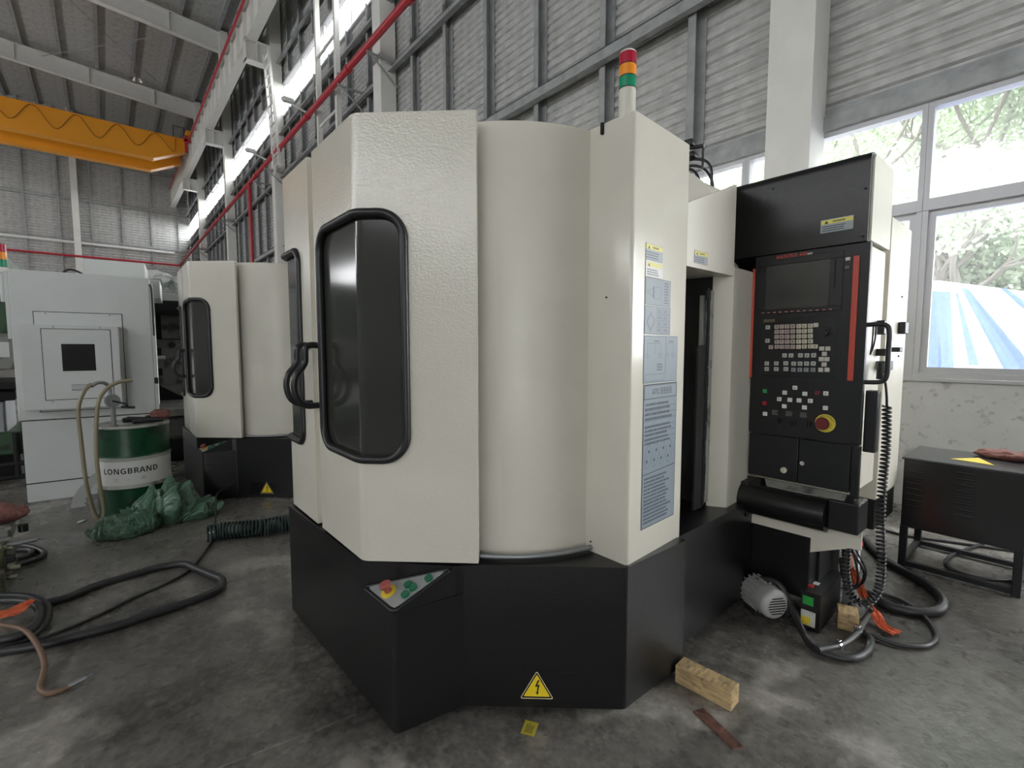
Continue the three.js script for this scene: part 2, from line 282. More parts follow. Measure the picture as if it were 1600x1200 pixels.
// crane runway on brackets along the right wall
{
  const g = thing('crane_runway', 'white steel crane runway beam on brackets along the right wall', 'crane rail');
  for (let i = 0; i < COLS.length; i++) {
    const z0 = i ? COLS[i - 1] : ZB, z1 = COLS[i];
    obj('runway_beam', [span(5.04, 5.06, 14.05, 15.5, z0, z1), span(4.86, 5.24, 14.02, 14.06, z0, z1), span(4.86, 5.24, 15.5, 15.54, z0, z1), ...Array.from({ length: 8 }, (_, k) => span(4.9, 5.2, 14.06, 15.5, z0 + (k + 0.5) * (z1 - z0) / 8 - 0.008, z0 + (k + 0.5) * (z1 - z0) / 8 + 0.008))], M.whiteSteel, g);
    obj('bracket', [span(4.8, 5.7, 13.2, 13.24, z1 - 0.2, z1 + 0.2), span(4.8, 5.7, 13.98, 14.02, z1 - 0.2, z1 + 0.2), span(4.8, 5.7, 13.24, 13.98, z1 - 0.012, z1 + 0.012), span(4.8, 4.83, 13.2, 14.02, z1 - 0.2, z1 + 0.2), span(5.2, 5.23, 13.24, 13.98, z1 - 0.19, z1 + 0.19)], M.whiteSteel, g);
  }
  const r = obj('conductor_rail', tube([[4.83, 15.44, ZB + 0.5], [4.83, 15.44, -20], [4.83, 15.44, ZE]], 0.055, 40, 8), M.redPipe, g);
}
{
  const g = thing('overhead_crane', 'orange double girder overhead crane spanning the far end of the hall', 'crane');
  for (const [z, dy] of [[-40, 0], [-42.5, -0.05]]) {
    const top = 15.75 + dy, bot = 14.1 + dy, prof = [[XL + 0.8, top], [4.72, top], [4.72, bot + 0.85], [2.95, bot], [XL + 3, bot], [XL + 0.8, bot + 0.85]];
    const s = new THREE.Shape(prof.map((p) => new THREE.Vector2(...p)));
    const gd = obj('girder', new THREE.ExtrudeGeometry(s, { depth: 0.5, bevelEnabled: false }).translate(0, 0, z - 0.25), M.orangeCrane, g);
    obj('bottom_flange', [bar([XL + 3, bot - 0.01, z], [2.95, bot - 0.01, z], 0.66, 0.03), bar([2.95, bot - 0.01, z], [4.72, bot + 0.84, z], 0.66, 0.03)], M.orangeCrane, gd);
    obj('top_flange', bar([XL + 0.8, top, z], [4.72, top, z], 0.62, 0.03), M.orangeCrane, gd);
  }
  obj('end_carriage', [span(4.72, 5.02, 15.62, 16.1, -43.6, -38.9)], M.orangeCrane, g);
  for (const z of [-43.2, -39.3]) obj('wheel', cyl(0.2, 0.1, 4.98, 15.72, z, 'x'), M.steelGrey, g);
  obj('collector_arm', [span(4.6, 4.75, 14.6, 15.7, -38.9, -38.7), span(4.55, 4.95, 15.3, 15.45, -38.9, -38.7)], M.redPipe, g);
  obj('rail_guard', [rod([4.1, 15.76, -39.72], [4.1, 16.5, -39.72], 0.02), rod([4.7, 15.76, -39.72], [4.7, 16.5, -39.72], 0.02), rod([4.1, 16.5, -39.72], [4.7, 16.5, -39.72], 0.02)], M.blackSatin, g);
  const fest = []; for (let x = -14; x < 4; x += 1.9) fest.push([x, 15.7, -39.68], [x + 0.95, 14.75 + 0.15 * Math.sin(x * 3), -39.68]); fest.push([4.2, 15.7, -39.68]);
  obj('festoon_cable', tube(fest, 0.022, 160, 6), mat([0.3, 0.12, 0.01], 0.6), g);
}
{
  const g = thing('wall_pipe', 'red fire water pipe running along the right wall and the far wall', 'pipe');
  obj('pipe', tube([[5.3, 8.95, ZB + 0.55], [5.3, 9.05, -40], [5.3, 9.1, -25], [5.3, 9.1, -10], [5.3, 9.1, ZE]], 0.085, 60, 12), M.redPipe, g);
  obj('far_pipe', rod([XL, 8.9, ZB + 0.55], [5.3, 8.95, ZB + 0.55], 0.085, 10), M.redPipe, g);
  obj('drop_pipe', rod([5.3, 1, -24.6], [5.3, 9.1, -24.6], 0.08, 10), M.redPipe, g);
  for (let z = -47; z < 0; z += 3.4) obj('pipe_coupling', cyl(0.105, 0.16, 5.3, 9.09, z, 'z', 14), M.redPipe, g);
  for (const z of COLS) for (const dz of [-1.6, 0.35]) obj('pipe_bracket', [rod([5.3, 8.98, z + dz], [6.15, 8.98, z + dz], 0.03, 6), rod([5.35, 8.98, z + dz], [6.1, 8.4, z + dz], 0.025, 6), rod([5.3, 8.95, z + dz], [5.3, 9.3, z + dz], 0.025, 6)], M.zinc, g);
}
function cctv(z, y, label) {
  const g = thing('security_camera', label, 'camera', [5.1, y, z]);
  obj('housing', [rb(0.34, 0.16, 0.16, -0.15, 0.02, 0.05, 0.03), cyl(0.05, 0.04, -0.33, 0.02, 0.05, 'x')], M.whitePaint, g); obj('arm', [rod([-0.05, -0.05, 0.02], [0.6, -0.22, 0], 0.035)], M.whiteSteel, g);
}
cctv(-17.2, 9.75, 'small white security camera above the red pipe, nearer one'); cctv(-22.6, 9.8, 'small white security camera by the ladder, farther one');
function ladder(pa, pb, w, n, r, label) {
  const g = thing('steel_ladder', label, 'ladder'), k = w / 2;
  for (const s of [-k, k]) obj('rail', bar([pa[0], pa[1], pa[2] + s], [pb[0], pb[1], pb[2] + s], r * 2, r * 2), M.whiteSteel, g);
  for (let i = 0; i < n; i++) { const t = (i + 0.5) / n, p = pa.map((a, j) => a + (pb[j] - a) * t); obj('rung', rod([p[0], p[1], p[2] - k], [p[0], p[1], p[2] + k], r * 0.6, 6), M.whiteSteel, g); }
}
ladder([5.15, 14.1, -20.6], [5.15, 19, -20.6], 1.1, 10, 0.05, 'white steel ladder rising from the crane runway bracket to the roof');
ladder([5.2, 8.3, -19.6], [5.35, 13.3, -21.2], 0.7, 12, 0.045, 'white steel ladder slanting beside the column below the runway bracket');
ladder([5.55, 5.5, -15.2], [5.55, 14, -15.2], 1.6, 4, 0.07, 'white lattice of two tall bars standing against the high window');
{
  const g = thing('high_bay_lamp', 'bell shaped metal high bay lamp hanging under the roof', 'lamp', [2.13, 17.6, -37]);
  obj('lamp_shade', new THREE.LatheGeometry([[0.06, 0.34], [0.12, 0.3], [0.2, 0.2], [0.33, 0], [0.32, 0], [0.18, 0.2], [0.05, 0.31]].map((p) => new THREE.Vector2(...p)), 24), M.chrome, g);
  obj('suspension', rod([0, 0.3, 0], [0, 2.14, 0], 0.012), M.zinc, g);
}

// ---------- printed plates ----------
function lines(c, x, y, w, h, n, seed, col = '#39424c') { const r = rng(seed); c.fillStyle = col; for (let i = 0; i < n; i++) { let px = x; const yy = y + (i + 0.3) * h / n; while (px < x + w * (0.7 + 0.3 * r())) { const d = w * (0.02 + 0.05 * r()); c.fillRect(px, yy, d, h / n * 0.5); px += d + w * 0.012; } } }
const warnPlate = printMat(256, 128, (c, w, h) => { c.fillStyle = '#9aa1a5'; c.fillRect(0, 0, w, h); c.fillStyle = '#d8cf6a'; c.fillRect(4, 6, w - 8, 40); c.fillStyle = '#2c2b20'; c.beginPath(); c.moveTo(30, 42); c.lineTo(46, 12); c.lineTo(62, 42); c.fill(); lines(c, 96, 12, 120, 26, 1, 3, '#3a371f'); lines(c, 14, 58, 220, 60, 3, 5); });
const warnPlateWhite = printMat(256, 128, (c, w, h) => { c.fillStyle = '#d5d6d2'; c.fillRect(0, 0, w, h); c.fillStyle = '#d6cd72'; c.fillRect(20, 10, w - 30, 38); c.fillStyle = '#2c2b20'; c.beginPath(); c.moveTo(34, 44); c.lineTo(48, 16); c.lineTo(62, 44); c.fill(); lines(c, 20, 60, 200, 58, 3, 7); });
const chartPlate = (k) => printMat(256, 192, (c, w, h) => {
  c.fillStyle = '#828c94'; c.fillRect(0, 0, w, h); c.strokeStyle = '#39424c'; c.lineWidth = 3; c.strokeRect(3, 3, w - 6, h - 6); c.lineWidth = 2;
  if (k === 0) { c.beginPath(); c.moveTo(20, 100); c.lineTo(76, 70); c.lineTo(76, 130); c.closePath(); c.stroke(); c.strokeRect(76, 60, 80, 80); c.fillStyle = '#39424c'; c.fillRect(76, 60, 10, 80); lines(c, 190, 14, 50, 160, 8, 9); } else {
    for (let i = 0; i < 3; i++) { c.beginPath(); c.moveTo(20, 100 + i * 8); c.lineTo(58, 40 + i * 10); c.lineTo(98, 90 + i * 10); c.lineTo(56, 160 + i * 6); c.closePath(); c.stroke(); }
    for (let i = 0; i < 4; i++) { c.strokeRect(116, 12 + i * 43, 60, 38); c.strokeRect(176, 12 + i * 43, 66, 38); lines(c, 124, 20 + i * 43, 44, 22, 2, 20 + i); lines(c, 186, 20 + i * 43, 46, 22, 2, 30 + i); }
  }
});
const cyclePlate = printMat(320, 240, (c, w, h) => {
  c.fillStyle = '#828e95'; c.fillRect(0, 0, w, h); c.strokeStyle = '#4a535c'; c.lineWidth = 3; c.strokeRect(3, 3, w - 6, h - 6); c.lineWidth = 2; c.strokeRect(200, 6, 2, 190); c.strokeRect(12, 196, 180, 34);
  for (const x of [30, 150, 216, 276]) { c.beginPath(); c.arc(x, 96, 16, 0, Math.PI); c.closePath(); c.stroke(); } for (const x of [30, 100, 150, 216, 276]) { c.beginPath(); c.moveTo(x, 40); c.lineTo(x, 94); c.stroke(); } c.beginPath(); c.moveTo(30, 40); c.lineTo(150, 40); c.moveTo(216, 40); c.lineTo(276, 40); c.stroke(); lines(c, 90, 22, 60, 12, 1, 41); lines(c, 230, 22, 60, 12, 1, 43); lines(c, 120, 140, 60, 40, 3, 45);
});
const atcPlate = printMat(400, 900, (c, w, h) => {
  c.fillStyle = '#808b93'; c.fillRect(0, 0, w, h); c.strokeStyle = '#333c46'; c.lineWidth = 5; c.strokeRect(3, 3, w - 6, h - 6); c.strokeRect(8, 8, w - 16, 84); c.fillStyle = '#2c3640'; c.font = 'bold 46px sans-serif'; c.fillText('ATC', 96, 66);
  c.lineWidth = 4; for (let i = 0; i < 4; i++) { const x = 196 + i * 36; c.strokeRect(x, 32, 22, 34); c.beginPath(); c.moveTo(x - 4, 48); c.lineTo(x + 26, 48); c.moveTo(x + 11, 26); c.lineTo(x + 11, 72); c.stroke(); }
  lines(c, 20, 110, 350, 120, 4, 51); c.lineWidth = 2; for (let i = 0; i < 5; i++) c.strokeRect(24 + i * 40, 170, 26, 40);
  lines(c, 20, 250, 350, 130, 5, 53); for (let i = 0; i < 6; i++) { c.beginPath(); c.moveTo(10, 150 + i * 40); c.lineTo(w - 10, 146 + i * 40); c.stroke(); }
  for (let i = 0; i < 4; i++) { const x = 60 + i * 86; c.beginPath(); c.ellipse(x, 450, 34, 74, 0.2, 0, 7); c.stroke(); c.beginPath(); c.moveTo(x - 20, 500); c.lineTo(x + 20, 400); c.stroke(); c.fillStyle = '#333c46'; c.beginPath(); c.arc(x + 12, 420, 9, 0, 7); c.arc(x - 12, 480, 9, 0, 7); c.fill(); }
  c.lineWidth = 5; c.beginPath(); c.moveTo(4, 560); c.lineTo(w - 4, 545); c.stroke(); c.lineWidth = 2; lines(c, 20, 575, 340, 300, 13, 57); for (let i = 0; i < 3; i++) c.strokeRect(30 + i * 60, 740, 40, 46);
});
const boltTri = new THREE.Shape([[0, 0.062], [-0.066, -0.046], [0.066, -0.046]].map((p) => new THREE.Vector2(...p)));
function triShape(s, r) { const P = [[0, 0.072 * s], [-0.072 * s, -0.053 * s], [0.072 * s, -0.053 * s]], sh = new THREE.Shape(); for (let i = 0; i < 3; i++) { const a = P[i], b = P[(i + 1) % 3], c = P[(i + 2) % 3], L = Math.hypot(b[0] - a[0], b[1] - a[1]), u = [(b[0] - a[0]) / L, (b[1] - a[1]) / L], L2 = Math.hypot(c[0] - b[0], c[1] - b[1]), v = [(c[0] - b[0]) / L2, (c[1] - b[1]) / L2]; if (!i) sh.moveTo(a[0] + u[0] * r, a[1] + u[1] * r); sh.lineTo(b[0] - u[0] * r, b[1] - u[1] * r); sh.quadraticCurveTo(b[0], b[1], b[0] + v[0] * r, b[1] + v[1] * r); } return sh; }
const ext = (s, d) => new THREE.ExtrudeGeometry(s, { depth: d, bevelEnabled: false, curveSegments: 6 });

// ---------- the machining centre ----------
const P1 = [0.80, -1.93], P2 = [1.165, -1.585];
function planAt(pts) {
  const L = [0]; for (let i = 1; i < pts.length; i++) L.push(L[i - 1] + Math.hypot(pts[i][0] - pts[i - 1][0], pts[i][1] - pts[i - 1][1]));
  return { L, len: L[L.length - 1], at(s, d = 0) { s = Math.max(0, Math.min(L[L.length - 1], s)); let i = 1; while (i < L.length - 1 && L[i] < s) i++; const t = (s - L[i - 1]) / (L[i] - L[i - 1]), a = pts[i - 1], b = pts[i], o = d ? offset(pts, d) : pts; return [o[i - 1][0] + (o[i][0] - o[i - 1][0]) * t, o[i - 1][1] + (o[i][1] - o[i - 1][1]) * t]; } };
}
function holeAt(h, s) { const d = Math.min(s - h.a, h.b - s); if (d < -1e-9) return null; const k = d < h.r ? h.r - Math.sqrt(Math.max(0, h.r * h.r - (h.r - d) ** 2)) : 0; return [h.y0 + k, h.y1 - k]; }
function bentSheet(pts, y0, y1, t, h) {
  const c = planAt(pts), S = new Set(c.L); if (h) { S.add(h.a); S.add(h.b); for (let k = 1; k <= 6; k++) { const d = h.r * (1 - Math.cos(k / 6 * Math.PI / 2)); S.add(h.a + d); S.add(h.b - d); } }
  const s = [...S].sort((a, b) => a - b).filter((v, i, l) => !i || v - l[i - 1] > 1e-5), q = [], F = (v, y) => { const p = c.at(v); return [p[0], y, p[1]]; }, B = (v, y) => { const p = c.at(v, -t); return [p[0], y, p[1]]; };
  const strip = (a, b, ya, yb, yc, yd) => { q.push([F(a, ya), F(b, yb), F(b, yd), F(a, yc)], [B(b, yb), B(a, ya), B(a, yc), B(b, yd)]); };
  for (let i = 0; i < s.length - 1; i++) {
    const a = s[i], b = s[i + 1], ha = h && b > h.a + 1e-6 && a < h.b - 1e-6 ? holeAt(h, a) : null, hb = ha && holeAt(h, b);
    if (ha && hb) { strip(a, b, y0, y0, ha[0], hb[0]); strip(a, b, ha[1], hb[1], y1, y1); q.push([F(a, ha[0]), F(b, hb[0]), B(b, hb[0]), B(a, ha[0])], [F(b, hb[1]), F(a, ha[1]), B(a, ha[1]), B(b, hb[1])]); } else strip(a, b, y0, y0, y1, y1);
    q.push([F(a, y0), B(a, y0), B(b, y0), F(b, y0)], [F(a, y1), F(b, y1), B(b, y1), B(a, y1)]);
  }
  const e = c.len; q.push([F(0, y0), F(0, y1), B(0, y1), B(0, y0)], [F(e, y0), B(e, y0), B(e, y1), F(e, y1)]);
  if (h) for (const v of [h.a, h.b]) { const k = holeAt(h, v); q.push([F(v, k[0]), B(v, k[0]), B(v, k[1]), F(v, k[1])]); }
  return toCreasedNormals(quads(q), 0.5);
}
function holeOutline(pts, h, d, grow = 0) { // points round the opening on the bent face, d out of it
  const c = planAt(pts), H = { a: h.a - grow, b: h.b + grow, y0: h.y0 - grow, y1: h.y1 + grow, r: h.r + grow }, out = [], add = (s, y) => { const p = c.at(s, d); out.push([p[0], y, p[1]]); };
  const arc = (cs, cy, a0) => { for (let k = 0; k <= 5; k++) { const a = a0 + k / 5 * Math.PI / 2; add(cs + Math.cos(a) * H.r, cy + Math.sin(a) * H.r); } };
  const run = (s0, ya, s1, yb, n) => { for (let k = 1; k < n; k++) add(s0 + (s1 - s0) * k / n, ya + (yb - ya) * k / n); };
  arc(H.b - H.r, H.y1 - H.r, 0); run(H.b - H.r, H.y1, H.a + H.r, H.y1, 14); arc(H.a + H.r, H.y1 - H.r, Math.PI / 2); run(H.a, H.y1 - H.r, H.a, H.y0 + H.r, 8); arc(H.a + H.r, H.y0 + H.r, Math.PI); run(H.a + H.r, H.y0, H.b - H.r, H.y0, 14); arc(H.b - H.r, H.y0 + H.r, Math.PI * 1.5); run(H.b, H.y0 + H.r, H.b, H.y1 - H.r, 8);
  return out;
}
function paneIn(pts, h) {
  const c = planAt(pts), q = [], S = new Set(c.L.filter((v) => v > h.a && v < h.b)); S.add(h.a); S.add(h.b); for (let k = 1; k <= 6; k++) { const d = h.r * (1 - Math.cos(k / 6 * Math.PI / 2)); S.add(h.a + d); S.add(h.b - d); }
  const s = [...S].sort((a, b) => a - b), F = (v, y, d) => { const p = c.at(v, d); return [p[0], y, p[1]]; };
  for (let i = 0; i < s.length - 1; i++) { const a = s[i], b = s[i + 1], ha = holeAt(h, a), hb = holeAt(h, b); q.push([F(a, ha[0], -0.012), F(b, hb[0], -0.012), F(b, hb[1], -0.012), F(a, ha[1], -0.012)]); }
  return quads(q);
}
const BASE = [1.6, 0, -2.44];
const fit = (geos) => { const g = join([geos]); return g.translate(-BASE[0], -BASE[1], -BASE[2]); };
const mc = thing('machining_center', 'large cream and black machining centre in the foreground, with two doors and a signal tower', 'machine tool', BASE);
function mp(name, geos, m, parent = mc, label) { const o = obj(name, fit(geos), m, parent); if (label) o.userData.label = label; return o; }
const rightDoor = rounded([[0.80, -2.435], P1, P2], 0.07, 6), leftDoor = rounded([[1.165, -3.295], [0.80, -2.95], [0.80, -2.505]], 0.07, 6);
function doorTo(name, plan, hole, hz, label) {
  const d = mp(name, [bentSheet(plan, 0.685, 2.55, 0.035, hole)], M.cream, mc, label);
  mp('gasket', tube(holeOutline(plan, hole, 0.004, 0.004), 0.019, 240, 10, true), M.rubber, d, 'black rubber window gasket');
  mp('window_pane', paneIn(plan, hole), M.darkPane, d, 'dark tinted window pane');
  mp('door_handle', tube([[0.80, 1.616, hz], [0.76, 1.618, hz], [0.737, 1.605, hz], [0.733, 1.57, hz], [0.731, 1.535, hz], [0.715, 1.505, hz], [0.69, 1.475, hz], [0.678, 1.43, hz], [0.682, 1.385, hz], [0.70, 1.345, hz], [0.735, 1.322, hz], [0.77, 1.32, hz], [0.80, 1.32, hz]], 0.0155, 80, 12), M.rubber, d, 'black bent tube handle');
}
doorTo('door', rightDoor, { a: 0.085, b: 0.70, y0: 1.135, y1: 2.15, r: 0.1 }, -2.405, 'right door, bent round the corner, with window and handle');
doorTo('door', leftDoor, { a: 0.18, b: 0.775, y0: 1.09, y1: 2.12, r: 0.07 }, -2.535, 'left door with window and handle');
mp('door_strip', [span(0.822, 0.84, 0.69, 2.54, -2.52, -2.42)], M.creamFlat);
mp('inner_body', [prism([[0.87, -2.9], [0.87, -1.99], [1.2, -1.72], [1.3, -1.69], [1.62, -1.5], [1.7, -1.3], [2.05, -1.28], [2.05, -3.6], [1.25, -3.25]], 0.1, 2.5)], M.interior);
mp('top_cover', [prism([[0.86, -2.92], [0.86, -1.97], [1.2, -1.73], [1.6, -1.48], [1.68, -1.36], [1.68, -1.2], [2.1, -1.225], [2.1, -3.6], [1.2, -3.2]], 2.49, 2.515)], M.creamFlat);
{
  const a = [1.19, -1.70], b = [1.65, -1.40], arc = []; for (let k = 0; k <= 14; k++) { const t = k / 14, w = 4 * t * (1 - t) * 0.055; arc.push([a[0] + (b[0] - a[0]) * t - 0.546 * w, a[1] + (b[1] - a[1]) * t + 0.837 * w]); }
  mp('pallet_cover', toCreasedNormals(clean(sheet(arc, 0.02, 0.68, 2.545)), 0.4), M.creamFlat, mc, 'curved rotating pallet cover');
  mp('guide_rail', tube(offset(arc, 0.035).map(([x, z]) => [x, 0.695, z]), 0.012, 40, 8), M.steelGrey, mc, 'dull steel rail along the skirt top');
}
const corner = rounded([[1.645, -1.44], [1.645, -1.172], [2.125, -1.2], [2.125, -1.6]], 0.018, 4);
mp('corner_cover', toCreasedNormals(clean(sheet(corner, 0.02, 0.67, 2.55, 0.003)), 0.4), M.creamGloss, mc, 'fixed corner cover carrying the instruction plates');
for (const [y, z] of [[1.82, -1.3], [0.72, -1.37]]) mp('screw', cyl(0.004, 0.006, 1.643, y, z, 'x', 10), M.blackMatte);
mp('clip', [rspan(1.632, 1.65, 2.505, 2.553, -1.338, -1.326, 0.003)], M.blackMatte);
// black skirt with the cut corner for the button panel
const A = [0.775, -2.95], B = [0.815, -1.68], C = [1.12, -1.63], D = [1.632, -1.162], E = [2.09, -1.15], K = [1.085, -1.643], N = [0.805, -1.962];
const skirtPlan = rounded([[1.15, -3.35], A, B, C, D, E], 0.035, 5);
mp('skirt', [toCreasedNormals(clean(prism([...skirtPlan, [2.09, -3.6], [1.3, -3.6]], 0.04, 0.55)), 0.3), toCreasedNormals(clean(prism([...rounded([[1.15, -3.35], A, N], 0.035, 5), ...rounded([K, C, D, E], 0.035, 5), [2.09, -3.6], [1.3, -3.6]], 0.55, 0.675)), 0.3),
  quads([[[N[0], 0.55, N[1]], [B[0], 0.55, B[1]], [K[0], 0.668, K[1]]], [[B[0], 0.549, B[1]], [K[0], 0.549, K[1]], [K[0], 0.668, K[1]], [B[0], 0.55, B[1]]]])], M.black, mc, 'black sheet metal skirt');
{
  // button panel: a plane through N, B and K
  const n = V([N[0], 0.55, N[1]]), b = V([B[0], 0.55, B[1]]), k = V([K[0], 0.668, K[1]]), up = b.clone().sub(n).cross(k.clone().sub(n)).normalize(); if (up.y < 0) up.negate();
  const cen = n.clone().add(b).add(k).divideScalar(3), at = (a, bb, c, h) => n.clone().multiplyScalar(a).addScaledVector(b, bb).addScaledVector(k, c).addScaledVector(up, h);
  const shrink = (f, h) => [n, b, k].map((p) => p.clone().lerp(cen, f).addScaledVector(up, h).toArray());
  const rim = mp('button_panel', [tube([n, b, k].flatMap((p, i, l) => { const q = l[(i + 1) % 3]; return [0.06, 0.3, 0.6, 0.94].map((t) => p.clone().lerp(q, t).lerp(cen, 0.06).addScaledVector(up, 0.002).toArray()); }), 0.009, 90, 8, true, 0.3)], M.blackSatin, mc, 'sloped triangular button panel');
  const T = shrink(0.15, 0.004), rt = []; for (let i = 0; i < 3; i++) { const p = V(T[i]), q = V(T[(i + 1) % 3]), o = V(T[(i + 2) % 3]); rt.push(p.clone().lerp(o, 0.12).toArray(), p.clone().lerp(p.clone().add(q).add(o).divideScalar(3), 0.06).toArray(), p.clone().lerp(q, 0.12).toArray()); }
  mp('face_plate', slab(rt, 0.003, up.toArray()), mat([0.42, 0.43, 0.43], 0.4, { metalness: 0.3 }), rim, 'grey face plate');
  const on = (g, p) => { const q = new THREE.Quaternion().setFromUnitVectors(new THREE.Vector3(0, 1, 0), up); return g.applyQuaternion(q).translate(p.x, p.y, p.z); };
  mp('stop_collar', on(cyl(0.034, 0.004, 0, 0.009, 0, 'y', 28), at(0.46, 0.36, 0.18, 0)), M.yellow, rim, 'yellow emergency stop collar');
  mp('stop_button', [on(join([cyl(0.015, 0.03, 0, 0.022, 0), cyl(0.021, 0.014, 0, 0.042, 0, 'y', 20, 0.026), new THREE.SphereGeometry(0.026, 20, 6, 0, 6.3, 0, 1.57).scale(1, 0.35, 1).translate(0, 0.049, 0)]), at(0.46, 0.36, 0.18, 0))], mat([0.32, 0.07, 0.06], 0.4), rim, 'red mushroom stop button');
  for (const w of [[0.15, 0.57, 0.28], [0.3, 0.29, 0.41], [0.17, 0.41, 0.42], [0.13, 0.22, 0.65]]) mp('push_button', on(cyl(0.0175, 0.014, 0, 0.012, 0, 'y', 18), at(...w, 0)), M.green, rim, 'green push button');
}
{
  const ax = V([C[0], 0, C[1]]), dx = V([D[0], 0, D[1]]).sub(ax).normalize(), nrm = [-dx.z, 0, dx.x], rot = new THREE.Matrix4().makeBasis(dx, new THREE.Vector3(0, 1, 0), V(nrm)), P = [1.352, 0.135, -1.417];
  const put = (g, d) => g.applyMatrix4(rot).translate(P[0] + nrm[0] * d, P[1], P[2] + nrm[2] * d);
  const s = mp('warning_sign', put(ext(triShape(1.02, 0.012), 0.001), 0.001), mat([0.82, 0.72, 0.4], 0.5), mc, 'yellow triangular high voltage sign');
  mp('sign_border', put(ext(triShape(0.95, 0.01), 0.001), 0.0016), M.blackMatte, s); mp('sign_field', put(ext(triShape(0.8, 0.006), 0.001), 0.0022), mat([0.88, 0.66, 0.02], 0.45), s);
  const z = new THREE.Shape([[0.004, 0.032], [-0.008, 0.002], [0.003, 0.004], [0, -0.022], [-0.005, -0.02], [0.003, -0.036], [0.009, -0.02], [0.005, -0.021], [0.012, 0.012], [0.002, 0.011], [0.012, 0.033]].map((p) => new THREE.Vector2(...p)));
  mp('lightning_bolt', put(ext(z, 0.001), 0.0028), M.blackMatte, s);
  mp('access_panel', put(bx(0.36, 0.14, 0.002, 0, 0, 0), 0.0), M.black, mc);
}
mp('side_skirt', [rspan(2.09, 3.02, 0.06, 0.665, -1.6, -1.225, 0.004)], M.black, mc, 'black side skirt under the tool door');
// tool door bay between the corner cover and the console
mp('bay_floor', span(2.1, 3.3, 0.62, 0.672, -2.3, -1.2), M.black);
mp('bay_lining', [span(2.1, 3.2, 0.66, 2.4, -2.3, -2.28), span(2.1, 2.12, 0.66, 2.4, -2.3, -1.24), span(3.1, 3.12, 0.66, 2.4, -2.3, -1.45)], M.interior);
mp('door_post', toCreasedNormals(clean(sheet([[2.664, -1.345], [2.668, -1.325], [2.715, -1.248], [3.02, -1.262]], 0.02, 0.672, 2.06)), 0.4), M.creamFlat, mc, 'cream post beside the tool bay');
mp('bay_side', span(2.67, 2.69, 0.67, 2.02, -2.28, -1.35), M.interior);
mp('bay_hood', [slab([[2.06, 2.01, -1.25], [2.715, 2.01, -1.25], [2.715, 2.513, -1.25], [2.06, 2.26, -1.25]], 0.02, [0, 0, -1]), slab([[2.715, 2.01, -1.252], [3.02, 2.03, -1.41], [3.02, 2.6, -1.41], [2.715, 2.513, -1.252]], 0.015, [-0.45, 0, -0.9]), slab([[2.06, 2.01, -1.27], [2.715, 2.01, -1.27], [2.72, 2.03, -1.9], [2.06, 2.03, -1.9]], 0.02, [0, 1, 0]), slab([[2.06, 2.26, -1.26], [2.715, 2.513, -1.26], [3.02, 2.6, -1.41], [3.12, 2.5, -1.9], [2.06, 2.35, -1.9]], 0.015, [0, -1, 0])], M.creamFlat, mc, 'cream hood over the tool bay with a sloping top');
mp('shutter_edge', [span(2.6, 2.664, 0.7, 1.93, -1.35, -1.335), span(2.57, 2.6, 1.62, 1.9, -1.37, -1.352)], M.greyPaint);
{ const r = rng(4), br = []; for (let y = 0.72; y < 1.9; y += 0.045) br.push(rb(0.02 + 0.02 * r() * r(), 0.05 + 0.05 * r(), 0.012, 2.592 + 0.006 * r(), y + 0.02 * r(), -1.331, 0.005)); br.push(span(2.5, 2.595, 0.68, 1.62, -1.345, -1.333)); mp('brush_seal', br, M.blackMatte); }
mp('tool_arm', [rspan(2.3, 2.55, 1.08, 1.14, -1.9, -1.6, 0.01), rspan(2.36, 2.48, 1.14, 1.24, -1.85, -1.7, 0.02), rspan(2.2, 2.5, 1.62, 1.7, -1.95, -1.9, 0.01)], M.greyPaint);
mp('tool_cable', [tube([[2.42, 1.63, -1.6], [2.43, 1.56, -1.58], [2.46, 1.5, -1.57], [2.5, 1.48, -1.6]], 0.006, 24, 6)], mat([0.5, 0.2, 0.03], 0.5), mc, 'orange cable inside the tool bay');
mp('body', [rspan(3.12, 5.2, 0.12, 2.5, -3.6, -1.5, 0.02)], M.creamFlat);
mp('magazine_cover', [cyl(0.72, 1.1, 3.75, 2.25, -2.25, 'x', 64), cyl(0.74, 0.03, 3.2, 2.25, -2.25, 'x', 64), cyl(0.5, 0.02, 3.18, 2.25, -2.25, 'x', 48)], M.creamFlat, mc, 'round tool magazine cover on top of the body');
mp('cable_loop', [tube([[3.6, 3.12, -2.2], [3.6, 3.1, -2.03], [3.6, 3.06, -1.92], [3.6, 2.98, -1.86], [3.6, 2.83, -1.85]], 0.011), tube([[3.64, 3.08, -2.2], [3.64, 3.06, -2.03], [3.64, 3.0, -1.93], [3.64, 2.9, -1.87], [3.64, 2.8, -1.86]], 0.011), tube([[3.58, 3.05, -2.2], [3.58, 3.03, -2.06], [3.58, 2.98, -1.98], [3.58, 2.88, -1.93]], 0.012), rod([3.6, 3.18, -1.93], [3.6, 3.0, -1.93], 0.009), rod([3.6, 3.22, -2.2], [3.6, 3.17, -1.92], 0.016)], M.rubber, mc, 'black cables looped over the magazine');
mp('cable_clamp', rb(0.09, 0.06, 0.1, 3.6, 3.22, -2.05, 0.02), M.blackSatin); mp('cable_clamp', rb(0.09, 0.05, 0.12, 3.6, 3.12, -2.04, 0.02), M.blackSatin);
